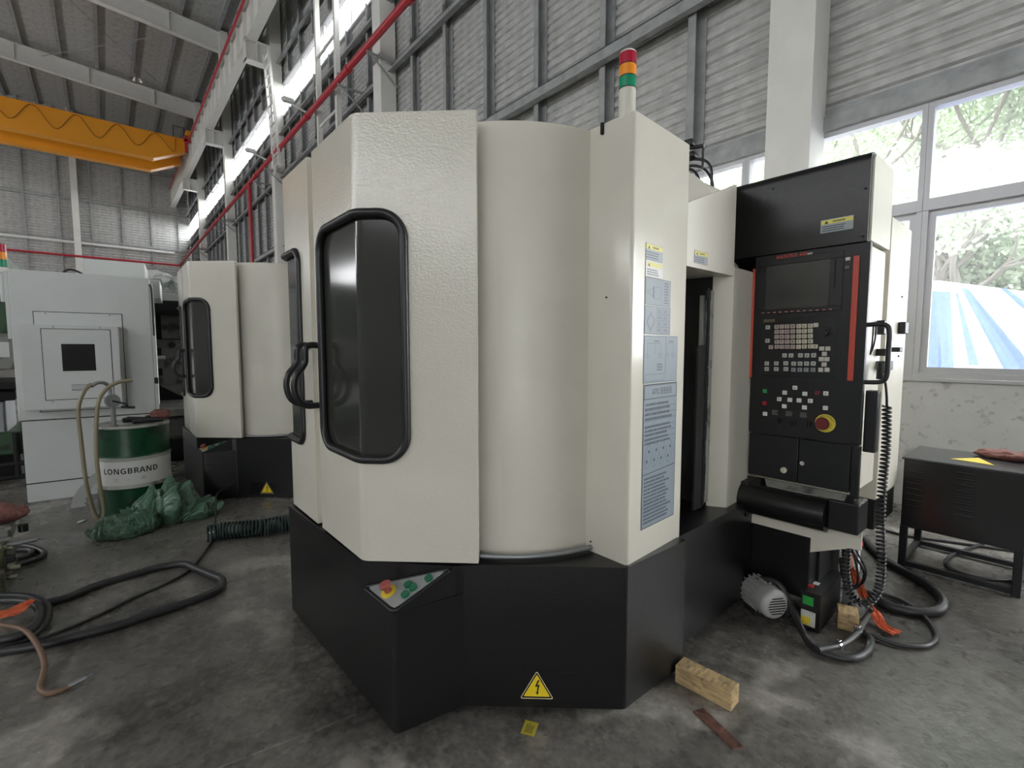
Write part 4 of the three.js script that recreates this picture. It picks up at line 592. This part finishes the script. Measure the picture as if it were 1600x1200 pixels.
{
  const heap = (geo, seed, amt, f) => crumple(clean(geo), amt, seed, f);
  const g = new THREE.Mesh(metreUV(join([heap(new THREE.IcosahedronGeometry(1, 24).scale(0.24, 0.2, 0.22).translate(0.12, 0.1, -0.05), 3, 0.09, 16), heap(new THREE.IcosahedronGeometry(1, 20).scale(0.24, 0.13, 0.18).translate(-0.2, 0.06, 0.14), 5, 0.08, 18), heap(new THREE.IcosahedronGeometry(1, 18).scale(0.2, 0.1, 0.16).translate(0.33, 0.05, 0.02), 6, 0.07, 18)])), M.plastic);
  g.name = numbered('plastic_sheet'); g.position.set(0.26, 0, -5.36); scene.add(shade(g)); tag(g, 'crumpled translucent green plastic sheeting on the floor before the drum', 'plastic sheet');
  const s = thing('bent_panel', 'bent pale sheet metal strip leaning on the white enclosure by the drum', 'sheet metal', [-0.3, 0, -6.42]);
  obj('strip', toCreasedNormals(quads(Array.from({ length: 10 }, (_, i) => { const f = (k) => { const t = k / 10; return [0.02 + 0.32 * t * t, 0.4 * t, -0.12 * t]; }, a = f(i), b = f(i + 1); return [[a[0] - 0.07, a[1], a[2] + 0.02], [a[0] + 0.05, a[1], a[2]], [b[0] + 0.03, b[1], b[2]], [b[0] - 0.07, b[1], b[2] + 0.02]]; })), 0.6), M.whitePaint, s);
}
// ---------- hoses and cables on the floor ----------
const flat = (list, h) => list.map(([x, z]) => [x, h, z]);
function hose(name, pts, r, m, label, ribs = 0, category = 'hose') {
  let o; if (!ribs) o = obj(name, tube(pts, r, pts.length * 12, 10), m); else { const c = new THREE.CatmullRomCurve3(pts.map(V)), L = c.getLength(), n = Math.round(L / ribs) * 2, g = new THREE.TubeGeometry(c, n, r, 10), p = g.attributes.position, ce = c.getSpacedPoints(n); for (let i = 0; i <= n; i++) for (let j = 0; j <= 10; j++) { const k = i * 11 + j, s = i % 2 ? 0.86 : 1.08, q = ce[i]; p.setXYZ(k, q.x + (p.getX(k) - q.x) * s, q.y + (p.getY(k) - q.y) * s, q.z + (p.getZ(k) - q.z) * s); } g.computeVertexNormals(); o = obj(name, g, m); }
  return tag(o, label, category);
}
const hoseBig=[[-0.352,-4.029],[-0.251,-4.042],[-0.129,-4.121],[0.038,-4.155],[0.219,-4.179],[0.348,-4.135],[0.41,-3.989],[0.481,-3.801],[0.525,-3.667],[0.487,-3.54],[0.367,-3.485],[0.169,-3.46],[-0.038,-3.438],[-0.226,-3.456],[-0.376,-3.482],[-0.498,-3.53],[-0.641,-3.598]];
const thinCable=[[0.593,-4.524],[0.498,-4.281],[0.407,-4.073],[0.331,-3.969],[0.197,-3.87],[0.027,-3.78],[-0.124,-3.673],[-0.285,-3.6],[-0.409,-3.569],[-0.567,-3.537]];
const coilA=[[-0.777,-4.484],[-0.595,-4.359],[-0.453,-4.217],[-0.367,-4.034],[-0.341,-3.862],[-0.354,-3.702],[-0.411,-3.594],[-0.531,-3.61],[-0.656,-3.696]];
const coilB=[[-0.738,-4.248],[-0.569,-4.15],[-0.433,-4.015],[-0.373,-3.843],[-0.37,-3.67],[-0.418,-3.57],[-0.526,-3.589],[-0.651,-3.674]];
const hoseUp=[[-0.827,-5.46],[-0.687,-5.452],[-0.549,-5.318],[-0.448,-5.091],[-0.46,-4.967],[-0.547,-4.914],[-0.653,-4.859],[-0.776,-4.864]];
const hoseUp2=[[-0.813,-5.356],[-0.636,-5.297],[-0.528,-5.205],[-0.532,-5.087],[-0.627,-5.052],[-0.774,-5.067]];
const brown=[[-0.637,-3.877],[-0.509,-3.721],[-0.408,-3.568],[-0.346,-3.394],[-0.311,-3.233],[-0.312,-3.125],[-0.314,-3.042],[-0.288,-2.976],[-0.249,-2.958],[-0.21,-2.969]];
const coilGreen=[[0.564,-4.537],[0.655,-4.531],[0.807,-4.455],[0.941,-4.396],[1.091,-4.382],[1.237,-4.336]];
const h1=[[2.946,-0.925],[2.806,-0.825],[2.762,-0.728],[2.815,-0.63],[2.952,-0.593],[3.085,-0.609],[3.151,-0.668],[3.276,-0.729],[3.429,-0.782]];
const h2=[[3.44,-0.785],[3.185,-0.691],[3.147,-0.566],[3.182,-0.463],[3.28,-0.394],[3.43,-0.386],[3.603,-0.46],[3.712,-0.553],[3.745,-0.654],[3.726,-0.734]];
const h3=[[4.663,-1.001],[4.341,-0.809],[4.189,-0.634],[4.051,-0.496],[3.867,-0.416],[3.728,-0.421],[3.608,-0.506],[3.571,-0.621],[3.632,-0.747]];
const h4=[[2.726,-0.753],[2.85,-0.695],[3.013,-0.665],[3.22,-0.669],[3.413,-0.679]];
const cabl=[[5.123,-0.967],[5.111,-0.789],[5.192,-0.596],[5.296,-0.34],[5.414,-0.068]];
const cabl2=[[5.347,-0.363],[4.907,-0.485],[4.656,-0.498],[4.529,-0.408],[4.552,-0.265],[4.764,-0.049]];
hose('hose', flat(hoseBig, 0.025), 0.024, M.hose, 'thick black hose making a long loop across the left floor');
hose('cable', flat(thinCable, 0.01), 0.009, M.hose, 'thin black cable lying inside the long hose loop', 0, 'cable');
hose('hose', flat(coilA, 0.024), 0.022, M.hose, 'black hose coil at the left edge, outer loop'); hose('hose', flat(coilB, 0.066), 0.022, M.hose, 'black hose coil at the left edge, upper inner loop');
hose('hose', flat(hoseUp, 0.022), 0.02, M.hose, 'short black hose bend below the nozzle at the left, outer one'); hose('hose', flat(hoseUp2, 0.022), 0.02, M.hose, 'short black hose bend below the nozzle at the left, inner one');
hose('hose', brown.map(([x, z], i) => [x, [0.09, 0.085, 0.085, 0.06, 0.03, 0.016][i] ?? 0.014, z]), 0.013, M.brownHose, 'brown rubber hose with a metal tip at the lower left');
tag(obj('hose_tip', [rod([-0.22, 0.016, -2.965], [-0.15, 0.02, -2.985], 0.011), rod([-0.15, 0.02, -2.985], [-0.125, 0.022, -2.99], 0.005)], M.steelGrey), 'small steel fitting at the end of the brown hose', 'fitting');
{ const o = obj('air_hose', coil(coilGreen.map(([x, z]) => [x, 0.075, z]), 0.064, 26, 0.009, 600), M.greenCoil); tag(o, 'dark green spiral air hose lying under the second machine', 'hose'); hose('cable', [[0.593, 0.01, -4.524], [0.62, 0.02, -4.6], [0.68, 0.14, -4.9], [0.76, 0.2, -5.3], [0.95, 0.2, -5.5]], 0.008, M.rubber, 'thin black lead rising from the green spiral hose', 0, 'cable'); }
// right-hand hoses
hose('hose', [[2.98, 0.03, -1.23], [2.98, 0.135, -1.2], [2.97, 0.2, -1.13], [2.97, 0.205, -1.04], [2.95, 0.12, -0.965], ...flat(h1, 0.024).slice(1)], 0.019, M.hose, 'grey black hose arching over the pump motor and looping on the floor');
hose('hose', flat(h2, 0.017), 0.013, M.hose, 'thin black hose making the outermost loop on the right floor');
hose('corrugated_hose', flat(h3, 0.03), 0.028, M.hose, 'thick ribbed black hose curving in front of the black cabinet', 0.012);
hose('hose', flat(h4, 0.045), 0.016, mat([0.06, 0.06, 0.062], 0.4), 'short dark hose with two clamps lying inside the loop');
tag(obj('hose_clamp', [cyl(0.019, 0.02, 0, 0, 0, 'z', 16), rb(0.02, 0.02, 0.02, 0, 0.022, 0, 0.004)].map((g) => g.rotateY(1.35).translate(2.85, 0.045, -0.695)), M.chrome), 'shiny hose clamp at the lower end of the short hose', 'clamp');
tag(obj('hose_clamp', [cyl(0.02, 0.03, 0, 0, 0, 'z', 16), rb(0.03, 0.03, 0.03, 0, 0.024, 0, 0.004)].map((g) => g.rotateY(1.5).translate(3.07, 0.045, -0.665)), M.chrome), 'shiny hose clamp in the middle of the short hose', 'clamp');
hose('cable', flat(cabl, 0.012), 0.011, M.hose, 'black cable along the wall behind the black cabinet', 0, 'cable'); hose('cable', flat(cabl2, 0.014), 0.013, M.hose, 'grey black cable bending on the floor under the black cabinet', 0, 'cable');
hose('hose', [[2.99, 0.1, -1.12], [3.0, 0.05, -1.1], [3.0, 0.022, -1.04], [2.99, 0.022, -1.0], [2.99, 0.06, -0.99], [2.99, 0.12, -1.0]], 0.012, M.hose, 'small hose loop hanging under the pump motor');
{
  const g = thing('pump_motor', 'light grey finned electric motor beside the machine skirt', 'motor', [2.93, 0.117, -1.1], -0.55);
  obj('motor_body', [cyl(0.08, 0.13, 0, 0, -0.04, 'z', 32), ...Array.from({ length: 18 }, (_, i) => { const a = i / 18 * 6.283; return bx(0.006, 0.022, 0.12).translate(0, 0.086, -0.045).rotateZ(a); })], M.motorGrey, g); obj('fan_cover', [new THREE.LatheGeometry([[0, 0.085], [0.06, 0.085], [0.082, 0.07], [0.088, 0.05], [0.088, 0]].map((p) => new THREE.Vector2(...p)), 36).rotateX(Math.PI / 2).translate(0, 0, 0.025)], M.motorGrey, g);
  const sl = []; for (let j = -3; j <= 3; j++) sl.push(bx(Math.sqrt(Math.max(0, 0.058 ** 2 - (j * 0.015) ** 2)) * 1.9, 0.006, 0.004, 0, j * 0.015, 0.11)); obj('vent_slot', sl, M.blackMatte, g); obj('foot', [rb(0.12, 0.03, 0.1, 0, -0.1, -0.05, 0.004)], M.blackMatte, g);
}
{
  const g = thing('coolant_tank', 'black metal box with a green label and a yellow sticker beside the pump motor', 'box', [2.96, 0, -0.83], 0), q = (n, geo, m, p = g, l) => { const o = obj(n, geo, m, p); if (l) o.userData.label = l; return o; };
  q('tank_body', [prism([[0, -0.085], [0.01, 0.01], [0.42, 0.0], [0.4, -0.065], [0.07, -0.065]], 0.0, 0.215, 0.002)], M.black); q('tank_lid', [prism([[-0.005, -0.088], [0.005, 0.015], [0.43, 0.005], [0.41, -0.067], [0.065, -0.067]], 0.215, 0.225)], M.blackSatin);
  q('green_label', rspan(-0.004, 0.0, 0.15, 0.2, -0.075, -0.02, 0.0006), mat([0.03, 0.34, 0.06], 0.5), g, 'green label'); q('white_label', rspan(-0.004, 0.002, 0.03, 0.115, -0.08, -0.008, 0.0006), mat([0.6, 0.59, 0.55], 0.5), g, 'white label'); q('yellow_label', rspan(-0.006, 0.002, 0.035, 0.08, -0.078, -0.03, 0.0006), M.yellow, g, 'yellow sticker'); q('red_switch', rb(0.03, 0.015, 0.03, 0.08, 0.23, -0.06, 0.006), M.red, g, 'red switch'); q('tag_plate', rb(0.04, 0.003, 0.03, 0.14, 0.228, -0.05, 0.001), M.whitePaint, g);
}
{
  const g = thing('filter_canister', 'shiny round canister with a red collar under the console', 'filter', [3.45, 0.2, -0.8]); obj('canister', cyl(0.05, 0.2, 0, 0.1, 0), M.chrome, g); obj('collar', [cyl(0.056, 0.02, 0, 0.21, 0)], M.red, g); obj('stand', [rspan(-0.03, 0.03, -0.2, 0, -0.03, 0.03, 0.004)], M.steelGrey, g);
  const w = obj('wire_bundle', [tube([[3.1, 0.5, -0.72], [3.12, 0.36, -0.69], [3.14, 0.27, -0.7], [3.13, 0.3, -0.76], [3.1, 0.42, -0.77]], 0.006), tube([[3.11, 0.5, -0.71], [3.14, 0.38, -0.66], [3.16, 0.28, -0.68], [3.15, 0.26, -0.75], [3.12, 0.4, -0.78]], 0.005), tube([[3.1, 0.48, -0.72], [3.16, 0.35, -0.67], [3.17, 0.25, -0.7], [3.14, 0.23, -0.77]], 0.006)], M.rubber); tag(w, 'tangle of thin black wires hanging below the console', 'wires');
}
function rag(name, pts, label) { // a strip of cloth laid through points, wavy, with two sides
  const c = new THREE.CatmullRomCurve3(pts.map((p) => V(p.slice(0, 3)))), n = 24, q = [], r = []; for (let i = 0; i <= n; i++) { const t = i / n, p = c.getPoint(t), tg = c.getTangent(t), s = new THREE.Vector3(-tg.z, 0, tg.x).normalize(), k = t * (pts.length - 1), a = Math.min(pts.length - 2, Math.floor(k)), w = pts[a][3] + (pts[a + 1][3] - pts[a][3]) * (k - a), row = []; for (let j = 0; j <= 6; j++) { const u = j / 3 - 1; row.push([p.x + s.x * w * u, p.y + 0.012 * Math.sin(j * 2.1 + t * 7) * (1 - 0.4 * t) + 0.006, p.z + s.z * w * u]); } r.push(row); }
  for (let i = 0; i < n; i++) for (let j = 0; j < 6; j++) q.push([r[i][j], r[i + 1][j], r[i + 1][j + 1], r[i][j + 1]]); return tag(obj(name, toCreasedNormals(quads(q), 1.2), M.orangeCloth), label, 'cloth');
}
rag('warning_ribbon', [[3.2, 0.34, -0.735, 0.02], [3.25, 0.24, -0.72, 0.03], [3.33, 0.12, -0.69, 0.035], [3.36, 0.06, -0.65, 0.03], [3.3, 0.02, -0.6, 0.03], [3.27, 0.012, -0.53, 0.045]], 'orange cloth ribbon hanging behind the spiral cable');
rag('warning_ribbon', [[-0.62, 0.09, -3.8, 0.06], [-0.54, 0.095, -3.83, 0.075], [-0.47, 0.095, -3.86, 0.06], [-0.4, 0.11, -3.9, 0.02]], 'orange cloth lying over the black hose coil at the left edge');
// ---------- things on the floor at the front ----------
{
  const w = obj('wood_block', [rb(0.09, 0.09, 0.265, 0, 0.045, 0, 0.006)], M.wood); w.position.set(2.055, 0, -1.01); w.rotation.y = 0.06; tag(w, 'long wooden block sticking out from under the machine skirt', 'wood block');
  const v = obj('wood_block', [rb(0.12, 0.1, 0.1, 0, 0.05, 0, 0.006)], M.wood); v.position.set(3.18, 0, -0.74); v.rotation.y = 0.3; tag(v, 'short wooden block behind the black coolant box', 'wood block');
  const s = obj('steel_strip', [prism([[1.894, -0.986], [1.945, -0.964], [1.872, -0.757], [1.828, -0.782]], 0, 0.005, 0.001)], M.rust); tag(s, 'rusty flat steel strip lying on the floor', 'steel strip');
  const n = plate('paper_note', 0.075, 0.06, printMat(150, 120, (c, w2, h2) => { c.fillStyle = '#a99c3a'; c.fillRect(0, 0, w2, h2); lines(c, 22, 24, 110, 70, 4, 77, '#3c3a20'); }), scene, [1.283, 0.0015, -1.387]); n.rotation.set(-Math.PI / 2, 0, 0.55); tag(n, 'small yellow printed note lying on the floor before the skirt', 'note');
  const sc = [[0.62, -4.75, 'pale paper scrap on the floor before the green spiral hose'], [-0.25, -5.85, 'pale paper scrap on the floor left of the drum']]; sc.forEach(([x, z, what], i) => { const o = obj('paper_scrap', [new THREE.IcosahedronGeometry(0.022 + 0.006 * i % 0.01, 1).scale(1.6, 0.25, 1).translate(0, 0.006, 0)], M.whitePaint); o.position.set(x, 0, z); o.rotation.y = i; tag(o, what, 'scrap'); });
}
// ---------- black ventilated cabinet on a frame ----------
{
  const g = thing('transformer_cabinet', 'black ventilated transformer cabinet standing on an open frame by the window', 'cabinet', [4.38, 0, -0.42]), q = (n, geo, m, p = g, l) => { const o = obj(n, geo, m, p); if (l) o.userData.label = l; return o; };
  const gloss = mat([0.014, 0.013, 0.013], 0.18); // glossy front with louvres
  q('case', [rspan(0.002, 0.6, 0.3, 0.8, -0.31, 0.31, 0.006)], gloss); const top = q('top_sheet', [rspan(-0.012, 0.612, 0.8, 0.815, -0.322, 0.322, 0.005)], mat([0.05, 0.05, 0.055], 0.22), g, 'glossy black top');
  for (const z of [-0.24, 0.02]) for (let i = 0; i < 8; i++) { const y = 0.76 - i * 0.042; q('louvre', [rb(0.018, 0.014, 0.1, -0.002, y, z, 0.006)], gloss); }
  for (const [x, z] of [[0.02, -0.29], [0.02, 0.29], [0.58, -0.29], [0.58, 0.29]]) q('leg', rspan(x - 0.022, x + 0.022, 0.0, 0.31, z - 0.022, z + 0.022, 0.004), M.blackSatin);
  q('rail', [rspan(0, 0.04, 0.012, 0.05, -0.29, 0.29, 0.004), rspan(0.56, 0.6, 0.012, 0.05, -0.29, 0.29, 0.004), rspan(0.02, 0.58, 0.012, 0.05, -0.31, -0.27, 0.004), rspan(0.02, 0.58, 0.012, 0.05, 0.27, 0.31, 0.004)], M.blackSatin);
  const s = new THREE.Shape([[0, 0.11], [-0.12, -0.08], [0.12, -0.08]].map((p) => new THREE.Vector2(...p))); q('warning_sign', [ext(s, 0.001).rotateX(-Math.PI / 2).rotateY(0.4).translate(0.22, 0.816, 0.02)], M.yellow, top, 'yellow triangular sticker');
  const r = obj('work_glove', crumple(clean(new THREE.IcosahedronGeometry(1, 10).scale(0.11, 0.03, 0.2).translate(0, 0.03, 0)), 0.02, 12, 18), M.pinkCloth); r.position.set(4.85, 0.815, -0.22); tag(r, 'faded pink work glove on the black cabinet', 'glove');
}
// ---------- left edge: green machine and hydraulic unit ----------
{
  const g = thing('milling_machine', 'green milling machine cut off by the left edge behind the white enclosure', 'machine tool', [-0.98, 0, -8.3]), q = (n, geo, m, l) => { const o = obj(n, geo, m, g); if (l) o.userData.label = l; };
  q('column', [rspan(-1.2, 0.12, 1.75, 2.75, -1.2, 0, 0.04)], M.greenMachine); q('head_panel', [rspan(-1.2, 0.16, 1.35, 1.78, -1.1, 0.1, 0.02)], M.greyPaint); q('paper_sheet', rspan(-0.2, 0.1, 1.5, 1.68, 0.1, 0.104, 0.001), mat([0.7, 0.7, 0.68], 0.7), 'white paper sheet'); q('work_table', [rspan(-1.2, 0.22, 1.12, 1.22, -0.9, 0.2, 0.02), rspan(-1.1, 0.12, 0.98, 1.1, -0.7, 0.1, 0.02)], M.blackMatte); q('knee', [rspan(-1.1, 0.02, 0.55, 0.98, -0.8, 0, 0.03)], M.steelGrey); q('base', [rspan(-1.2, 0.2, 0.32, 0.6, -1.0, 0.1, 0.03)], M.greenMachine); q('rail', [rod([-1.2, 0.22, 0.15], [0.3, 0.22, 0.15], 0.03), rod([-1.2, 0.06, 0.15], [0.3, 0.06, 0.15], 0.03), rod([0.1, 0.05, 0.15], [0.1, 0.6, 0.15], 0.03)], M.blackMatte); q('foot', span(-1.2, 0.1, 0, 0.32, -0.9, -0.1), M.blackMatte);
}
{
  const g = thing('hydraulic_unit', 'olive hydraulic unit with fittings and a steel nozzle at the left edge', 'machine', [-0.62, 0, -4.65]), q = (n, geo, m, l) => { const o = obj(n, geo, m, g); if (l) o.userData.label = l; return o; };
  const pale = mat([0.4, 0.39, 0.3], 0.45, { map: grimeTex });
  q('tank', [rspan(-0.6, 0.045, 0.0, 0.16, -0.3, 0.25, 0.02), cyl(0.06, 0.14, -0.01, 0.2, 0.12, 'y', 20)], M.olive); q('manifold', [rspan(-0.3, 0.03, 0.16, 0.3, -0.15, 0.12, 0.012)], pale);
  for (const [x, y, z] of [[0.05, 0.2, 0.1], [0.065, 0.15, 0.13], [0.05, 0.1, 0.16], [0.03, 0.27, 0.08]]) { q('fitting', [rb(0.035, 0.04, 0.05, x, y, z, 0.006), cyl(0.014, 0.05, x + 0.02, y - 0.01, z + 0.02, 'x', 12)], pale); }
  q('plate_stack', [rspan(-0.5, 0.07, 0.37, 0.395, -0.3, 0.05, 0.005), rspan(-0.5, 0.065, 0.3, 0.325, -0.3, 0.05, 0.005), rspan(-0.4, 0.05, 0.325, 0.37, -0.25, 0.03, 0.005)], M.greyPaint); q('valve', cyl(0.026, 0.05, 0.115, 0.345, -0.05, 'y', 16), M.blackSatin, 'black round cap'); q('switch_box', rb(0.05, 0.045, 0.05, 0.07, 0.215, 0.18, 0.008), M.blackSatin);
  q('nozzle', [rod([-0.05, 0.27, 0.06], [0.12, 0.275, 0.06], 0.017), rod([0.12, 0.275, 0.06], [0.19, 0.277, 0.06], 0.014), rod([0.19, 0.277, 0.06], [0.225, 0.278, 0.06], 0.007)], M.steelGrey, 'steel nozzle');
  const r = obj('shop_rag', crumple(clean(new THREE.IcosahedronGeometry(1, 12).scale(0.16, 0.06, 0.12).translate(0, 0.05, 0)), 0.03, 15, 14), M.pinkCloth); r.position.set(-0.63, 0.395, -4.78); tag(r, 'dirty red rag lying on the hydraulic unit at the left edge', 'rag');
}

// ---------- outside the windows ----------
{
  const gr = obj('ground', span(XW + 0.2, 60, -0.3, -0.1, -60, 50), mat([0.32, 0.31, 0.28], 0.9, { map: concreteTex })); tag(gr, 'paved yard outside the windows', 'ground', null, 'structure');
  // tarpaulin thrown over a tall stack
  // rows: [share along the ridge, z on the ridge, z where the cloth has fallen half way]
  const cols = [], q = [], nV = 30, rows = [[0, -4.6, -4.9], [0.12, -1.97, -1.73], [0.3, -1.45, -1.16], [0.33, -1.4, -0.99], [0.35, -1.38, -0.86], [0.38, -1.34, -0.61], [0.45, -1.26, -0.26], [0.7, -0.81, 0.31], [0.76, -0.72, 0.62], [0.88, 0.6, 2.2], [1, 2.6, 4.6]], blue = [[0.12, 0.3, 0.07], [0.33, 0.35, 0.05, 0.5], [0.38, 0.45, 0.03], [0.7, 0.76, 0.0], [0.88, 1, 0.1]];
  const zs = (u) => { let i = 1; while (i < rows.length - 1 && rows[i][0] < u) i++; const A2 = rows[i - 1], B2 = rows[i], t = (u - A2[0]) / (B2[0] - A2[0]); return [A2[1] + (B2[1] - A2[1]) * t, A2[2] + (B2[2] - A2[2]) * t]; };
  const P = (u, v) => { const [z0, z1] = zs(u), fold = 0.1 * Math.sin(u * 44 + 1.3 * Math.sin(u * 9)) * v + 0.05 * Math.sin(u * 131) * v, ridge = 2.84 - 0.27 * Math.max(0, z0 + 1.6); return [11.6 - 2.2 * v - fold - 0.3 * v * v, ridge * (1 - v) - 0.1 * v, z0 + (z1 - z0) * v * 1.9]; };
  const colour = (u, v) => blue.some(([a, b, c, d = 2]) => u > a && u < b && v > c && v < d) ? [0.045, 0.12, 0.55] : [0.82, 0.84, 0.87];
  for (let e = 0; e < rows.length - 1; e++) { const m = Math.max(4, Math.round((rows[e + 1][0] - rows[e][0]) * 180)); for (let i = 0; i < m; i++) for (let j = 0; j < nV; j++) { const ea = rows[e][0], eb = rows[e + 1][0], u0 = ea + (eb - ea) * i / m, u1 = ea + (eb - ea) * (i + 1) / m, v0 = j / nV, v1 = (j + 1) / nV, c = colour((u0 + u1) / 2, (v0 + v1) / 2); q.push([P(u0, v0), P(u1, v0), P(u1, v1), P(u0, v1)]); for (let k = 0; k < 6; k++) cols.push(...c); } }
  const back = []; for (let i = 0; i < 40; i++) { const a = P(i / 40, 0), b = P((i + 1) / 40, 0); back.push([a, b, [b[0] + 1.6, b[1] - 0.15, b[2]], [a[0] + 1.6, a[1] - 0.15, a[2]]]); for (let k = 0; k < 6; k++) cols.push(0.8, 0.82, 0.85); }
  const g = quads([...q, ...back]); g.setAttribute('color', new THREE.BufferAttribute(new Float32Array(cols), 3)); const t = obj('tarpaulin', toCreasedNormals(g, 0.9), mat([1, 1, 1], 0.4, { vertexColors: true })); tag(t, 'blue and white striped tarpaulin over a stack outside the window', 'tarpaulin');
}
function tree(label, x, z, trunkH, crown, n, seed, tone, lean) {
  const g = thing('tree', label, 'tree', [x, -0.1, z], 0, 'trees in the yard'), r = rng(seed), br = [], tips = [], bark = mat([0.3, 0.27, 0.25], 0.9);
  const grow = (a, d, L, rad, depth) => { const b = a.clone().addScaledVector(d, L), m = a.clone().lerp(b, 0.5).add(new THREE.Vector3((r() - 0.5) * L * 0.2, (r() - 0.5) * L * 0.15, (r() - 0.5) * L * 0.2)); br.push(tube([a.toArray(), m.toArray(), b.toArray()], rad, 8, 6)); if (depth) for (let i = 0; i < (depth > 2 ? 4 : 3); i++) grow(b.clone().lerp(a, 0.25 * r()), d.clone().multiplyScalar(0.7).add(new THREE.Vector3((r() - 0.5) * 1.7, (r() - 0.25) * 0.9, (r() - 0.5) * 1.7)).normalize(), L * (0.6 + 0.25 * r()), rad * 0.55, depth - 1); else tips.push(b); };
  grow(new THREE.Vector3(0, 0, 0), new THREE.Vector3(...lean).normalize(), trunkH, 0.16, 4); obj('branch', br, bark, g);
  const leaf = new THREE.PlaneGeometry(0.085, 0.05), im = new THREE.InstancedMesh(leaf, mat([1, 1, 1], 0.7, { side: THREE.DoubleSide, transmission: 0.35, thickness: 0 }), n), mx = new THREE.Matrix4(), e = new THREE.Euler(), qq = new THREE.Quaternion(), c = new THREE.Color();
  for (let i = 0; i < n; i++) { const t = tips[Math.floor(r() * tips.length)], p = new THREE.Vector3(t.x + (r() + r() - 1) * crown, t.y + (r() + r() - 1) * crown * 0.8, t.z + (r() + r() - 1) * crown); qq.setFromEuler(e.set(r() * 6, r() * 6, r() * 6)); const s = 0.7 + r() * 0.8; mx.compose(p, qq, new THREE.Vector3(s, s, s)); im.setMatrixAt(i, mx); const k = 0.75 + r() * 0.5; im.setColorAt(i, c.setRGB(tone[0] * k, tone[1] * k, tone[2] * k)); }
  im.name = 'foliage'; im.userData.kind = 'stuff'; g.add(shade(im));
}
const tone = [0.6, 0.68, 0.54];
tree('spreading tree with bare lower branches directly outside the near window', 14.5, -3.4, 2.4, 0.6, 14000, 5, tone, [0.1, 1, 0.55]);
tree('leafy tree outside the near window, behind the tarpaulin', 18.5, 1.6, 3.2, 1.3, 40000, 9, tone, [0, 1, 0.1]);
tree('leafy tree outside the windows behind the first column', 19, -7, 3.3, 1.3, 40000, 14, tone, [0, 1, 0]);
tree('tall leafy tree in the yard behind the spreading one', 18, -0.4, 4.3, 1.7, 60000, 21, tone, [0, 1, 0.05]);
tree('tall leafy tree in the yard left of the column', 18.5, -5.2, 4.2, 1.7, 50000, 27, tone, [0, 1, 0]);
tree('tall leafy tree in the yard at the right edge', 17, 3.6, 4.2, 1.6, 50000, 29, tone, [0, 1, -0.1]);
tree('low leafy tree filling the gap behind the tarpaulin', 16, -1.2, 1.6, 1.1, 26000, 33, tone, [0.1, 1, -0.1]);

renderer.render(scene, camera);
